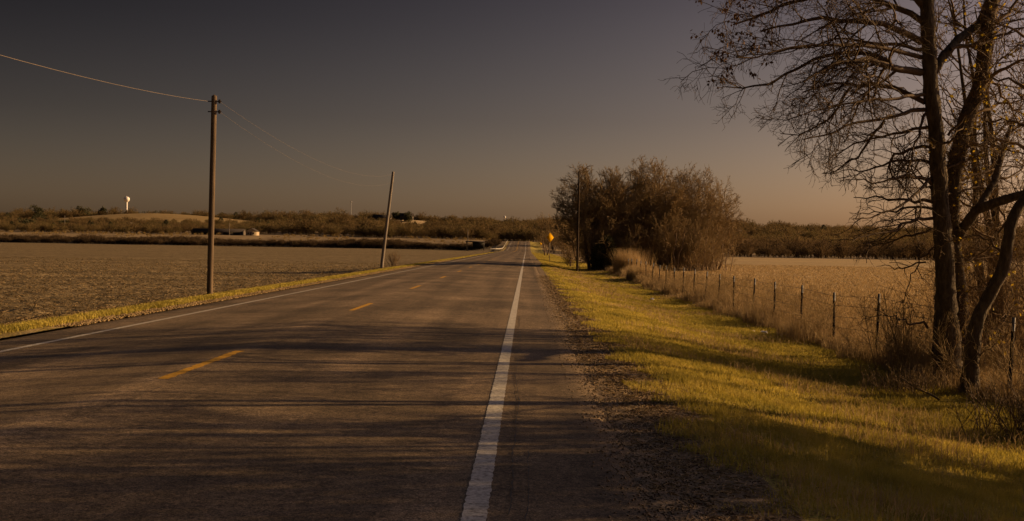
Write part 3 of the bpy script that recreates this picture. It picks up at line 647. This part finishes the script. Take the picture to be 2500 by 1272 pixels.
wood('wooded_hillside', x, y, np.where(front, U(3.5, 5.5, len(x)), U(4, 7.5, len(x))*(1+.25*lump(x, y, .02, 3, 31))*np.where(rng.random(len(x)) < .12, 1.45, 1)), 'wood', 'brown leafless woods covering the hill behind the ploughed field', 1.4)
x, y = scatter(1500, 8, 500, 470, 880, None)
wood('wooded_hillside', x, y, U(6, 10, len(x))*(1+.2*lump(x, y, .02, 3, 32)), 'wood', 'brown leafless woods on the hill beyond the pasture', 1.4)
x, y = scatter(620, 24, 300, 300, 340, lambda x, y: lump(x, y, .07, 2, 41) > -.45)
wood('tree_belt', x, y, U(3.0, 6.5, len(x))*(1+.35*lump(x, y, .05, 2.5, 42)), 'wood_dark', 'dark belt of leafless trees along the far edge of the pasture', 1.2, cat='tree belt')
x, y = scatter(800, 16, 350, 335, 470)
wood('tree_belt', x, y, U(6, 9.0, len(x)), 'wood', 'brown leafless wood behind the dark belt beyond the pasture', 1.1, cat='tree belt')
x, y = scatter(1500, -300, -13, 482, 500)
wood('creek_thicket', x, y, U(1.9, 3.7, len(x))*(1+.25*lump(x, y, .08, 2, 71)), 'creek', 'low dark thicket along the far edge of the ploughed field', 1.7, cat='thicket')
x, y = scatter(420, -300, -13, 522, 562, lambda x, y: lump(x, y, .06, 2, 61) > -.3)
wood('pale_scrub', x, y, U(.8, 1.7, len(x)), 'reed', 'pale straw coloured scrub behind the dark thicket', 1.6, cat='scrub')
def cone(seed, n=260):
    global rng
    keep = rng; rng = np.random.default_rng(seed)
    t = rng.random(n)**.8; a = rng.uniform(0, 6.28, n); w = .30*np.sin(np.clip(t*.9+.12, 0, 1)*np.pi)**.6*rng.uniform(.5, 1, n)
    p = np.stack([np.cos(a)*w, np.sin(a)*w, t*.95+.03], -1); e = p+nrm(rng.normal(size=(n, 3))+np.array([0, 0, .6]))*.09
    mb = MB(); mb.ribbons(np.stack([p, e], 1), np.tile(np.array([.07, .02]), (n, 1))); rng = keep
    return np.concatenate(mb.v), np.concatenate(mb.q)
x, y = scatter(330, -500, 0, 600, 870, lambda x, y: clearing(x, y) & (lump(x, y, .03, 2, 55) > .1))
wood('cedar_scatter', x, y, U(3, 7, len(x)), 'juniper', 'dark cedars scattered through the brown woods on the left hill', 1.2, pr=[cone(70), cone(71), cone(72)], cat='woodland')
x, y = scatter(260, 20, 450, 330, 870, lambda x, y: lump(x, y, .03, 2, 56) > .1)
wood('cedar_scatter', x, y, U(3, 8, len(x)), 'juniper', 'dark cedars scattered through the woods beyond the pasture', 1.2, pr=[cone(73), cone(74)], cat='woodland')
def patch(name, cx, cy, rx, ry, m, label):
    mb = MB(); nr, na = 14, 40; V = []
    for i in range(nr):
        for j in range(na):
            a_ = 6.2832*j/na; q_ = (i/(nr-1))*(1+.13*math.sin(3*a_+1)+.08*math.sin(5*a_)); px_, py_ = cx+rx*q_*math.cos(a_), cy+ry*q_*math.sin(a_); V.append([px_, py_, 0])
    V = np.array(V); V[:, 2] = H(V[:, 0], V[:, 1])+.25
    Q = [[i*na+j, i*na+(j+1) % na, (i+1)*na+(j+1) % na, (i+1)*na+j] for i in range(nr-1) for j in range(na)]
    mb.quads(V, Q); tag(mb.build(name, M[m]), label, 'clearing', kind='structure')
M['meadow'] = mat('meadow', [(.24,.17,.075), (.34,.25,.11)], .08, .95)
patch('hill_meadow', -262, 752, 84, 42, 'meadow', 'grassy clearing on the hill under the water tower')
patch('house_yard', -82, 783, 9, 26, 'clearing', 'pale bare yard below the hilltop house')
patch('house_yard', -108, 797, 18, 6, 'clearing', 'pale bare yard in front of the low hilltop house')
# evergreens standing out on the ridge
for k, (px, py, Y, hh, ww) in enumerate([(205, 535, 800, 9, 8), (247, 530, 810, 9, 5), (95, 540, 760, 9, 9), (540, 532, 850, 8, 12), (350, 522, 840, 8, 22), (995, 548, 782, 8, 7), (967, 536, 800, 5, 6), (600, 528, 860, 8, 12), (760, 528, 860, 8, 10), (70, 560, 640, 6, 6), (155, 560, 640, 5, 6)]):
    p = PX(px, py, Y)
    labs = ['round dark evergreen left of the water tower', 'narrow dark evergreen nearest the water tower', 'dark evergreen on the ridge near the left edge', 'dark evergreen on the ridge just right of the near pole', 'wide dark evergreen clump topping the hill right of the water tower',
            'big dark evergreen below the hilltop house', 'small round dark evergreen between the hilltop houses', 'broad dark evergreen on the ridge above the long barn', 'dark evergreen on the ridge left of the radio mast', 'dark shrub on the slope near the left edge', 'dark shrub on the slope below the clearing']
    bush('evergreen_tree', p[0], Y, hh, ww, labs[k], n=900, size=1.2, seed=80+k, cat='tree', power=.4)
# ------------------------------------------------------------------ distant buildings
def gable(root, w, d, hw, hr, wall, roof, over=.4):
    mb = MB(); mb.quads([[-w/2,-d/2,-.5],[w/2,-d/2,-.5],[w/2,d/2,-.5],[-w/2,d/2,-.5],[-w/2,-d/2,hw],[w/2,-d/2,hw],[w/2,d/2,hw],[-w/2,d/2,hw]], [[0,1,5,4],[1,2,6,5],[2,3,7,6],[3,0,4,7]])
    mb.tris([[-w/2,-d/2,hw],[-w/2,d/2,hw],[-w/2,0,hr],[w/2,-d/2,hw],[w/2,d/2,hw],[w/2,0,hr]], [[0,1,2],[3,5,4]])
    mb.build('wall', M[wall], root)
    rb = MB(); t = .15; o_ = over; sl_ = (hr-hw)/(d/2); ye = d/2+o_; ze = hw-sl_*o_
    for s_ in (-1, 1):
        v = [[-w/2-o_, s_*ye, ze], [w/2+o_, s_*ye, ze], [w/2+o_, 0, hr], [-w/2-o_, 0, hr]]
        v += [[a, b, c+t] for a, b, c in v]; v = np.array(v); v[:, 2] += .01
        rb.quads(v, [[0,1,2,3],[4,7,6,5],[0,4,5,1],[1,5,6,2],[0,3,7,4]])
    return rb.build('roof', M[roof], root)
def place(px, Y): return PX(px, 600, Y)[0]
bx = place(535, 575)
bn = empty('long_barn', (bx, 575, H1(bx, 575)-.3), 'long low dark roofed barn in front of the wooded hill', 'barn')
gable(bn, 27, 9, 1.8, 3.4, 'wall_dark', 'roof_dark')
for k in range(5): MB().box((-10.5+k*5.2, -4.53, .75), (3.4, .05, 1.7)).build('opening', M['black'], bn)
bx = place(616, 570)
cb = empty('small_house', (bx, 570, H1(bx, 570)-.2), 'small pale gabled house at the right end of the long barn', 'house', rz=R(90))
gable(cb, 7, 5.4, 2.3, 3.9, 'wall_tan', 'roof_dark', .25)
for yy in (-1.3, 1.3): MB().box((-3.53, yy, 1.3), (.05, .8, .9)).build('window', M['glass'], cb)
MB().box((-3.53, 0, .95), (.05, .9, 1.9)).build('door', M['wall_dark'], cb)
bx = place(992, 800)
hs_ = empty('hilltop_house', (bx, 800, H1(bx, 800)-.2), 'dark roofed house on the hilltop beside a big evergreen', 'house')
gable(hs_, 9, 8, 3.0, 5.2, 'wall_dark', 'roof_dark', .6)
for xx in (-3, -1, 2.6): MB().box((xx, -4.03, 1.5), (1.0, .05, 1.2)).build('window', M['glass'], hs_)
MB().box((.8, -4.03, 1.05), (1.0, .05, 2.1)).build('door', M['wall_tan'], hs_)
MB().box((2.2, 1, 5.2), (.7, .7, 1.6)).build('chimney', M['wall_dark'], hs_)
bx = place(932, 806)
hs2 = empty('hilltop_house', (bx, 806, H1(bx, 806)-.2), 'low reddish roofed house on the hilltop behind the leaning pole', 'house')
gable(hs2, 13, 8, 2.2, 4.2, 'wall_dark', 'roof_dark', .6)
for xx in (-4, -1.5, 3): MB().box((xx, -4.03, 1.2), (1.0, .05, 1.0)).build('window', M['glass'], hs2)
# open shed near the road
bx = place(1160, 440)
sh = empty('open_shed', (bx, 440, H1(bx, 440)), 'dark open sided shed at the end of the ploughed field near the road', 'shed')
MB().box((0, 0, 3.75), (7.6, 4.6, .18), rx=R(4)).build('roof', M['roof_dark'], sh)
MB().box((1.4, 1.9, 2.3), (4.6, .12, 2.6)).box((3.6, 0, 2.3), (.12, 3.8, 2.6)).box((1.4, -1.9, 2.7), (4.6, .12, 1.9)).build('wall', M['black'], sh)
for sx_ in (-3.5, 3.5):
    for sy in (-1.95, 1.95): MB().box((sx_, sy, 1.8), (.18, .18, 3.7)).build('post', M['wall_dark'], sh)
# water tower
wx = place(308, 1150); zt = PX(308, 480, 1150)[2]; zb = 14.0
wt = empty('water_tower', (wx, 1150, zb), 'white pedestal water tower standing on the ridge', 'water tower')
Ht = zt-zb
MB().tube([[0,0,-1],[0,0,2],[0,0,Ht*.35],[0,0,Ht-5.6]], [2.4, 1.1, 1.0, 1.0], 16).build('stem', M['white_paint'], wt, smooth=True)
pr = [(1.0, -5.8), (1.6, -5.4), (2.6, -4.4), (3.0, -3.2), (3.0, -2.4), (2.7, -1.2), (1.7, -.35), (.5, -.05), (.05, 0)]
MB().tube([[0,0,Ht+z] for r, z in pr], [r for r, z in pr], 20, cap=False).build('tank', M['white_paint'], wt, smooth=True)
MB().tube([[0,0,Ht-.1],[0,0,Ht+.8]], .3, 8).build('vent', M['white_paint'], wt)
wx = place(1231, 1100); zt = PX(1231, 527, 1100)[2]
wt2 = empty('water_tank', (wx, 1100, 14), 'tiny white tank top showing above the ridge left of the road', 'water tank')
MB().tube([[0,0,0],[0,0,zt-14-1.8]], .7, 10).build('stem', M['white_paint'], wt2)
MB().tube([[0,0,zt-14-2],[0,0,zt-14-1.4],[0,0,zt-14-.5],[0,0,zt-14]], [.7, 1.3, 1.2, .2], 14).build('tank', M['white_paint'], wt2, smooth=True)
wx = place(856, 1000); zt = PX(856, 492, 1000)[2]
rm = empty('radio_mast', (wx, 1000, 12), 'faint thin radio mast on the ridge left of the leaning pole', 'mast')
MB().tube([[0,0,0],[0,0,zt-12]], [.28,.22], 5).build('mast', M['metal_grey'], rm)
MB().box((0,0,zt-12.3), (1.2,1.2,.8)).build('antenna', M['metal_grey'], rm)
# ------------------------------------------------------------------ poles and wires
def pole(x, y, top, r0, r1, label, m='pole', bracket=True, grp='wooden utility poles'):
    z = H1(x, y); root = empty('utility_pole', (x, y, z), label, 'utility pole', grp)
    t = np.array(top)-np.array([x, y, z]); n = 14
    P = np.array([[0, 0, -.3]]+[list(t*k/n) for k in range(1, n+1)]); rad = np.r_[r0, np.linspace(r0, r1, n)]
    P = np.vstack([P, t+np.array([0, 0, .035])]); rad = np.r_[rad, r1*.45]
    mb = MB(); mb.tubes(P[None], rad[None], 14, rough=.012); mb.tube([t+np.array([0,0,.03]), t+np.array([0,0,.05])], [r1*.45, r1*.2], 10); mb.build('shaft', M[m], root, smooth=True)
    if bracket:
        for dz in (.16, .48):
            b = MB(); b.box(t+np.array([.02, 0, -dz]), (.42, .03, .03)); bo = b.build('bracket', M['metal_dark'], root)
            MB().tube([t+np.array([.17, 0, -dz-.06]), t+np.array([.17, 0, -dz]), t+np.array([.17, 0, -dz+.06])], [.028, .045, .03], 10).build('insulator', M['metal_dark'], bo)
    return root
p1t = PX(523, 235, 33.7); p1b = PX(512, 716, 33.7)
pole(p1b[0], 33.7, p1t, .093, .083, 'tall wooden utility pole nearest on the left verge, carrying the wires')
p2b = PX(931, 650, 82); p2t = PX(960, 420, 82)
pole(p2b[0], 82, p2t, .13, .10, 'weathered grey utility pole leaning right beside the ploughed field', m='pole_grey', bracket=False)
p3b = PX(1409, 657, 87); p3t = PX(1414, 418, 87)
M['pole_dark'] = mat('pole_dark', [(.03,.022,.016), (.06,.045,.032)], 3, .95)
pole(p3b[0], 87, p3t, .10, .065, 'dark wooden utility pole in front of the grove right of the road', m='pole_dark', bracket=False)
p0 = np.array([-9.9, -13.0, H1(-9.9, -13)]); pole(-9.9, -13, p0+np.array([.1, 0, 6.1]), .093, .083, 'wooden utility pole behind the camera on the left verge')
for k, (px, y0, y1, Y) in enumerate([(158, 562, 526, 600), (560, 577, 545, 560), (1142, 598, 560, 440)]):
    a, b = PX(px, y0, Y), PX(px, y1, Y)
    pole(a[0], Y, b, .16, .12, ['distant utility pole on the slope near the left edge', 'distant utility pole in front of the long barn', 'distant utility pole beside the open shed'][k], m='pole_grey', bracket=False, grp='distant utility poles')
def wire(a, b, sag, r, label):
    t = np.linspace(0, 1, 30)[:, None]; P = np.array(a)*(1-t)+np.array(b)*t; P[:, 2] -= (4*t*(1-t)*sag)[:, 0]
    tag(MB().tube(P, r, 5).build('overhead_wire', M['wire']), label, 'wire', 'overhead wires')
M['wire'] = mat('wire_metal', [(.14,.12,.10), (.20,.17,.14)], 3, .6)
w1 = p1t+np.array([.17, 0, -.16]); w2 = p1t+np.array([.17, 0, -.48])
wire(p0+np.array([.1, 0, 5.95]), w1+np.array([-.34, 0, 0]), 1.1, .0065, 'overhead wire coming from the upper left to the top of the near pole')
wire(w1, PX(958, 426, 82), .9, .0035, 'upper thin wire sagging from the near pole to the leaning pole')
wire(w2, PX(955, 446, 82), 1.0, .003, 'lower thin wire sagging from the near pole to the leaning pole')
# ------------------------------------------------------------------ warning signs
def sign(x, y, zc_, label):
    z = H1(x, y); root = empty('warning_sign', (x, y, z), label, 'road sign', 'yellow diamond warning signs')
    h_ = zc_-z; s_ = .62
    MB().box((0, .05, h_/2+.1), (.06, .05, h_+.5)).build('post', M['pole_grey'], root)
    def dia(s, y0, y1):
        v = [[0, y0, h_-s], [s, y0, h_], [0, y0, h_+s], [-s, y0, h_], [0, y1, h_-s], [s, y1, h_], [0, y1, h_+s], [-s, y1, h_]]
        m_ = MB(); m_.quads(v, [[0,1,2,3],[7,6,5,4],[0,4,5,1],[1,5,6,2],[2,6,7,3],[3,7,4,0]]); return m_
    pn = dia(s_, -.004, .012).build('panel', M['sign_yellow'], root)
    b = MB()
    o, i_ = s_*.97, s_*.945
    v = [[0, -.008, h_-o], [o, -.008, h_], [0, -.008, h_+o], [-o, -.008, h_], [0, -.008, h_-i_], [i_, -.008, h_], [0, -.008, h_+i_], [-i_, -.008, h_]]
    b.quads(v, [[0,1,5,4],[1,2,6,5],[2,3,7,6],[3,0,4,7]]); b.build('border', M['black'], pn)
    root.rotation_euler.z = R(40)
q = PX(1343, 580, 130); sign(q[0], 130, q[2], 'large yellow diamond sign on a post left of the grove')
q = PX(1320, 595, 340); sign(q[0], 340, q[2], 'tiny far yellow diamond sign lower and left of the big sign')
# ------------------------------------------------------------------ guardrail by the far creek
gr = empty('guardrail', (-9.3, 440, H1(-9.3, 440)), 'pale metal guardrail curving up beside the far road where it climbs', 'guardrail')
gy = np.array([404, 405, 408, 412, 420, 440, 460, 480, 500, 520.]); gx = np.array([-13.5, -11.5, -10.2, -9.6, -9.2, -9.1, -9.1, -9.1, -9.1, -9.1])
gz = np.array([float(groad(a)) for a in gy])+.65
P = np.stack([gx+9.3, gy-440, gz-H1(-9.3, 440)], -1)
Vr = np.concatenate([P+np.array([0, 0, -.17]), P+np.array([.05, 0, -.08]), P+np.array([0, 0, 0]), P+np.array([.05, 0, .08]), P+np.array([0, 0, .17])]); nn = len(P)
qs = [[r*nn+k, r*nn+k+1, (r+1)*nn+k+1, (r+1)*nn+k] for r in range(4) for k in range(nn-1)]
mb = MB(); mb.quads(Vr, qs); mb.build('rail', M['rail'], gr)
for k in range(0, nn):
    MB().box((P[k, 0]-.1, P[k, 1], P[k, 2]-.35), (.12, .15, .9)).build('post', M['wall_dark'], gr)
# ------------------------------------------------------------------ wire fence
FX = 7.2
M['wire'] = M.get('wire') or mat('wire_metal', [(.14,.12,.10), (.20,.17,.14)], 3, .6)
fn = empty('wire_fence', (FX, 16.2, H1(FX, 16.2)), 'wire livestock fence on thin dark metal posts between verge and pasture', 'fence')
fl = np.array(fn.location)
fy = [9.9, 13.1]+[16.2+3.06*k for k in range(24)]
tops = []
for k, yy in enumerate(fy):
    z = H1(FX, yy); lx, ly = rng.normal()*.03, rng.normal()*.02; hh = 1.28+rng.normal()*.04
    b0 = np.array([FX, yy, z-.1])-fl; t0_ = np.array([FX+lx+.02, yy+ly, z+hh-.2])-fl; t1 = np.array([FX+lx*1.2+.02, yy+ly, z+hh])-fl
    w = .03
    pb = MB(); pb.tube([b0, t0_], w, 4); po = pb.build('fence_post', M['metal_dark'], fn)
    MB().tube([t0_, t1], w*.95, 4).build('tip', M['tip'], po)
    tops.append(t1)
for hgt in (.08, .30, .55, .80, 1.05):
    P = np.array([t+np.array([-.03, 0, -hgt]) for t in tops]); MB().tube(P, .0045, 4).build('wire', M['wire'], fn)
# ------------------------------------------------------------------ grass, weeds, straw (uncountable)
def blades(name, x, y, h, w, m, label, cat, lean=.35, z=None, mid=True, kind='stuff', ang=None):
    n = len(x); z = H(x, y) if z is None else z
    a = U(0, 2*np.pi, n); d = np.stack([np.cos(a), np.sin(a), 0*a], -1); s_ = np.stack([-np.sin(a), np.cos(a), 0*a], -1)
    ph = U(0, 6.28, n); tv = np.stack([np.cos(ph), np.sin(ph), 0*ph], -1)*np.abs(rng.normal(size=n)*lean)[:, None]*h[:, None]
    b = np.stack([x, y, z-.01], -1); up = np.array([0, 0, 1.])*h[:, None]; wv = s_*w[:, None]*.5
    if mid:
        md = b+up*.55+tv*.3; tp = b+up*U(.85, 1.0, n)[:, None]+tv
        V = np.stack([b-wv, b+wv, md+wv*.8, md-wv*.8, tp], 1).reshape(-1, 3); o = (np.arange(n)*5)[:, None]
        mb = MB(); mb.v.append(V); mb.n = len(V)
        mb.q.append(o+np.array([[0, 1, 2, 3]])); mb.t.append(o+np.array([[3, 2, 4]]))
    else:
        V = np.stack([b-wv, b+wv, b+up+tv], 1).reshape(-1, 3); mb = MB(); mb.tris(V, np.arange(3*n).reshape(n, 3))
    return tag(mb.build(name, M[m]), label, cat, kind=kind)
def logy(n, a, b, p=1.0): return a*(b/a)**(rng.random(n)**p)
def edge_noise(y): return .18*np.sin(y*1.9)+.13*np.sin(y*4.3+1)+.08*np.sin(y*9.1+2)
n = 330000
y = logy(n, 6.5, 95, .8); x = 1.15+(6.9-1.15)*rng.random(n); k = (x < y*.47+1.5) & (x > 1.36+edge_noise(y)*1.3+np.abs(rng.normal(size=n))*.16); x, y = x[k], y[k]
cl_ = .5+.5*np.clip(lump(x, y, 3.2, 2.0, 21), -.8, 1)
blades('verge_grass', x, y, (.045+.055*cl_)*U(.6, 1.3, len(x)), .0025+y*.00055, 'grass', 'short yellow green grass covering the right verge', 'grass', lean=.6)
n = 40000
y = logy(n, 6.5, 90, .9); x = 1.7+(6.9-1.7)*rng.random(n); k = (x < y*.47+1.5) & (lump(x, y, 2.0, 2.0, 22) > .25); x, y = x[k], y[k]
blades('dry_grass_tufts', x, y, U(.08, .22, len(x)), .002+y*.0004, 'straw', 'dry straw tufts scattered through the right verge', 'dry grass', lean=.7)
n = 60000
y = logy(n, 15, 300, .8); x = U(-9.9, -8.75, n); k = (x > -y*.52-3) & (x < -8.75+edge_noise(y)*.6); x, y = x[k], y[k]
blades('left_verge_grass', x, y, U(.04, .13, len(x)), .004+y*.0007, 'grass', 'thin yellow grass strip along the left edge of the road', 'grass', lean=.6)
n = 60000
y = U(85, 330, n); x = U(1.5, 7.0, n)
blades('far_verge_grass', x, y, U(.05, .13, n), .02+y*.0004, 'grass', 'yellow grass on the far stretch of the right verge', 'grass', lean=.6, mid=False)
# tall weeds along the fence
n = 34000
y = logy(n, 13, 100, .75); x = 6.65+np.abs(rng.normal(size=n))*.9+edge_noise(y*.7)*.8; cl_ = np.clip(.6+lump(x, y, 1.3, 1.6, 23), .15, 1.3)
blades('fence_weeds', x, y, (.20+.42*cl_)*U(.4, 1.15, n), .0022+y*.0003, 'weed', 'tall dead weeds growing along the wire fence', 'weeds', lean=.3)
n = 16000; y = U(66, 88, n); x = 6.6+np.abs(rng.normal(size=n))*.8; k = lump(x, y, .5, 2, 24) > -.3; x, y = x[k], y[k]
blades('pale_weed_clump', x, y, U(.5, 1.2, len(x))*(1+.9*ss(y, 70, 78)), .022+0*x, 'straw', 'tall pale weed clump where the fence meets the grove', 'weeds', lean=.25)
n = 170000
y = logy(n, 12, 140, .75); x = 7.0+rng.random(n)**1.3*(y*.47-4.5); k = (x < y*.50+1); x, y = x[k], y[k]
blades('pasture_grass', x, y, U(.06, .26, len(x))*np.clip(1.5-y/90, .5, 1.3), .003+y*.00055, 'straw', 'dry tan grass standing in the pasture behind the fence', 'dry grass', lean=.5)
# branching dead stems along the fence
n = 700
y0 = logy(n, 14, 60, .8); x0 = 6.7+np.abs(rng.normal(size=n))*1.3; st = np.empty((n, 6, 3)); st[:, 0] = np.stack([x0, y0, H(x0, y0)], -1); d = nrm(rng.normal(size=(n, 3))*.35+np.array([0, 0, 1.]))
hh = U(.5, 1.3, n)
for k in range(1, 6): st[:, k] = st[:, k-1]+d*(hh/5)[:, None]; d = nrm(d+rng.normal(size=(n, 3))*.15)
sr = np.tile(np.linspace(.006, .003, 6), (n, 1)); mb = MB(); mb.tubes(st, sr, 3)
k1 = kids(st, sr, per_m=7, ang=(25, 55), ratio=(.3, .6), n=4, wob=.2, rmin=.003); mb.tubes(k1[0], k1[1], 3)
k2 = kids(*k1, per_m=7, ang=(25, 55), ratio=(.3, .7), n=3, wob=.2, rmin=.003, minl=.05); mb.tubes(k2[0], k2[1], 3)
tag(mb.build('weed_stalks', M['weed']), 'branching dead weed stalks standing along the fence', 'weeds', kind='stuff')
# straw and leaf litter on the shoulder
def litter_bits(n, xf, y, size, m, name, label, cat, zf=H, lift=.008):
    x = xf; a = U(0, np.pi, n); L = size*U(.4, 1.3, n); z = zf(x, y)+lift
    d = np.stack([np.cos(a)*L, np.sin(a)*L, U(-.2, .25, n)*L], -1)*.5
    c = np.stack([x, y, z], -1); mid_ = c+rng.normal(size=(n, 3))*np.array([.15, .15, .12])*L[:, None]; mid_[:, 2] = np.maximum(mid_[:, 2], z)
    P = np.stack([c-d, mid_, c+d], 1); P[:, :, 2] = np.maximum(P[:, :, 2], z[:, None]-.004)
    mb = MB(); mb.tubes(P, np.tile((.0012+.00022*y)[:, None], (1, 3)), 3); return tag(mb.build(name, M[m]), label, cat, kind='stuff')
n = 11000; y = logy(n, 5.5, 60, .8); x = 1.45+rng.normal(size=n)*.30; x = np.clip(x, .6, 2.3)
litter_bits(n, x, y, .06, 'straw', 'straw_litter', 'dry straw and grass clippings littering the dirt shoulder', 'litter')
n = 1200; y = logy(n, 5.5, 50, .8); x = 1.3+rng.normal(size=n)*.35; x = np.clip(x, .7, 2.3)
litter_bits(n, x, y, .05, 'dead_leaf', 'leaf_litter', 'dark dead leaves and twigs on the dirt shoulder', 'litter')
def stones(n, x, y, size, m, name, label, cat, zf=H):
    u = nrm(rng.normal(size=(n, 6, 3))*.25+np.array([[1,0,0],[-1,0,0],[0,1,0],[0,-1,0],[0,0,.8],[0,0,-.8]]))
    V = u*size[:, None, None]*U(.6, 1.2, (n, 6, 1)); V[:, :, 0] += x[:, None]; V[:, :, 1] += y[:, None]; V[:, :, 2] = V[:, :, 2]*.7+(zf(x, y)+size*.2)[:, None]
    t = np.array([[0,2,4],[2,1,4],[1,3,4],[3,0,4],[2,0,5],[1,2,5],[3,1,5],[0,3,5]]); o = (np.arange(n)*6)[:, None, None]
    mb = MB(); mb.tris(V.reshape(-1, 3), (o+t[None]).reshape(-1, 3)); return tag(mb.build(name, M[m]), label, cat, kind='stuff')
n = 16000; y = logy(n, 5.5, 60, .9); x = np.clip(1.02+rng.normal(size=n)*.2, .5, 1.6)
stones(n, x, y, U(.003, .013, n)+y*.0002, 'gravel', 'loose_gravel', 'loose gravel along the broken asphalt edge', 'gravel', zf=lambda a, b: np.where(a < .8, crown(a)+groad(b)+.014, H(a, b)))
n = 45000; y = logy(n, 15, 130, .7); x = -9.95-rng.random(n)**1.2*(y*.5-6); k = x > -y*.52-2; x, y = x[k], y[k]
stones(len(x), x, y, (U(.010, .035, len(x)))*(.7+y*.012), 'field', 'soil_clods', 'brown soil clods covering the ploughed field', 'soil', zf=field_h)
n = 9000; y = logy(n, 15, 110, .75); x = -9.95-rng.random(n)**1.2*(y*.5-6); k = x > -y*.52-2; x, y = x[k], y[k]
litter_bits(len(x), x, y, .14, 'straw', 'crop_stubble', 'bits of pale crop stubble lying on the ploughed field', 'stubble', zf=field_h, lift=.03)
n = 9000; y = logy(n, 20, 120, .9); x = U(-8.9, -8.35, n)
stones(n, x, y, U(.008, .03, n)+y*.0003, 'straw', 'pale_gravel', 'pale gravel along the left road edge', 'gravel', zf=lambda a, b: H(a, b))
# ------------------------------------------------------------------ litter, twigs, shrub
def crumple(x, y, s_, label):
    z = H1(x, y); n = 60; u = nrm(rng.normal(size=(n, 3))); u[:, 2] = np.abs(u[:, 2])
    import bmesh
    bm = bmesh.new(); bmesh.ops.create_icosphere(bm, subdivisions=2, radius=s_)
    for v in bm.verts: v.co *= rng.uniform(.55, 1.25); v.co.z *= .6
    me = bpy.data.meshes.new('litter'); bm.to_mesh(me); bm.free(); me.materials.append(M['litter'])
    o = bpy.data.objects.new('plastic_litter', me); S.collection.objects.link(o); o.location = (x, y, z+s_*.45)
    return tag(o, label, 'litter')
for px, py, Y, s_, lb in ((1866, 799, 28.6, .10, 'crumpled white plastic litter in the grass below the fence posts'), (1840, 795, 29.2, .05, 'small pale scrap just left of the crumpled white litter'), (1593, 708, 46, .09, 'pale scrap of litter at the foot of the weeds further off')):
    p = PX(px, py, Y); crumple(p[0], Y, s_, lb)
def fallen(x, y, L, ang, label, seed):
    global rng
    keep = rng; rng = np.random.default_rng(seed); z = H1(x, y)
    root = empty('fallen_branch', (x, y, z), label, 'branch')
    pts = [np.array([np.cos(ang)*L*t, np.sin(ang)*L*t, .03+.22*t+rng.normal()*.03]) for t in np.linspace(0, 1, 6)]
    P = resample(pts, 10)[None]; r = np.linspace(.018, .006, 10)[None]; mb = MB(); mb.tubes(P, r, 6); mb.build('stick', M['bark'], root)
    k1 = kids(P, r, per_m=8, ratio=(.25, .5), n=5, wob=.2, rmin=.004, trop=(0, 0, .12)); k2 = kids(*k1, per_m=8, ratio=(.3, .6), n=4, rmin=.003, trop=(0, 0, .1))
    mb = MB(); mb.tubes(*k1, 4); mb.tubes(*k2, 3); mb.build('side_twigs', M['weed'], root); rng = keep
fallen(6.1, 16.0, .9, 1.9, 'pale dead branch leaning at the foot of the leaning trunk', 1)
fallen(6.9, 16.2, 1.1, .3, 'pale dead stick lying right of the leaning trunk', 2)
fallen(5.9, 13.0, 1.4, .5, 'dark fallen branch on the mound at the right edge', 3)
thicket(6.3, 13.0, 1.2, .8, .8, 130, 'low dark brush pile in the grass at the right edge', 30, m='twig', rmin=.004)
thicket(6.3, 17.6, .9, .5, .5, 110, 'low dry brush at the foot of the tall grey trunk', 31, m='weed', rmin=.003)
thicket(6.0, 16.9, .9, .5, .45, 110, 'low dry brush in front of the grey and leaning trunks', 32, m='weed', rmin=.003)
thicket(10.4, 20.5, 2.6, 1.6, 3.6, 60, 'tall brown tangle of stems behind the leaning trunk', 33, m='vine', rmin=.005)
thicket(8.6, 19.3, 1.2, 1.0, 2.6, 36, 'brown tangle of stems between the grey and the leaning trunks', 34, m='vine', rmin=.005)
def shrub(x, y, h_, label, seed, m='bark_far', n=26):
    global rng
    keep = rng; rng = np.random.default_rng(seed); root = empty('bare_shrub', (x, y, H1(x, y)), label, 'shrub')
    d = nrm(rng.normal(size=(n, 3))*.28+np.array([0, 0, 1.])); P = np.empty((n, 6, 3)); P[:, 0] = rng.normal(size=(n, 3))*np.array([.15, .15, 0])
    for k in range(1, 6): P[:, k] = P[:, k-1]+d*(h_*U(.6, 1.1, n)/5)[:, None]; d = nrm(d+rng.normal(size=(n, 3))*.1)
    r = np.tile(np.linspace(.006, .0035, 6)*(1+.025*y), (n, 1)); mb = MB(); mb.tubes(P, r, 4); mb.build('stems', M[m], root)
    k1 = kids(P, r, per_m=6, ratio=(.25, .5), n=4, wob=.2, rmin=.0035*(1+.02*y), trop=(0, 0, .15)); mb = MB(); mb.tubes(*k1, 3); mb.build('fine_branches', M['twig_far'], root); rng = keep
p = PX(968, 648, 84); shrub(p[0]-.2, 84, 1.3, 'small bare shrub beside the leaning grey pole', 5)
p = PX(2205, 860, 18.5); shrub(p[0], 18.8, 1.6, 'bare twiggy shrub left of the tall grey trunk', 6, m='weed', n=13)
p = PX(1370, 640, 112); shrub(4.6, 112, 2.2, 'bare sapling on the verge left of the dark pole', 7)
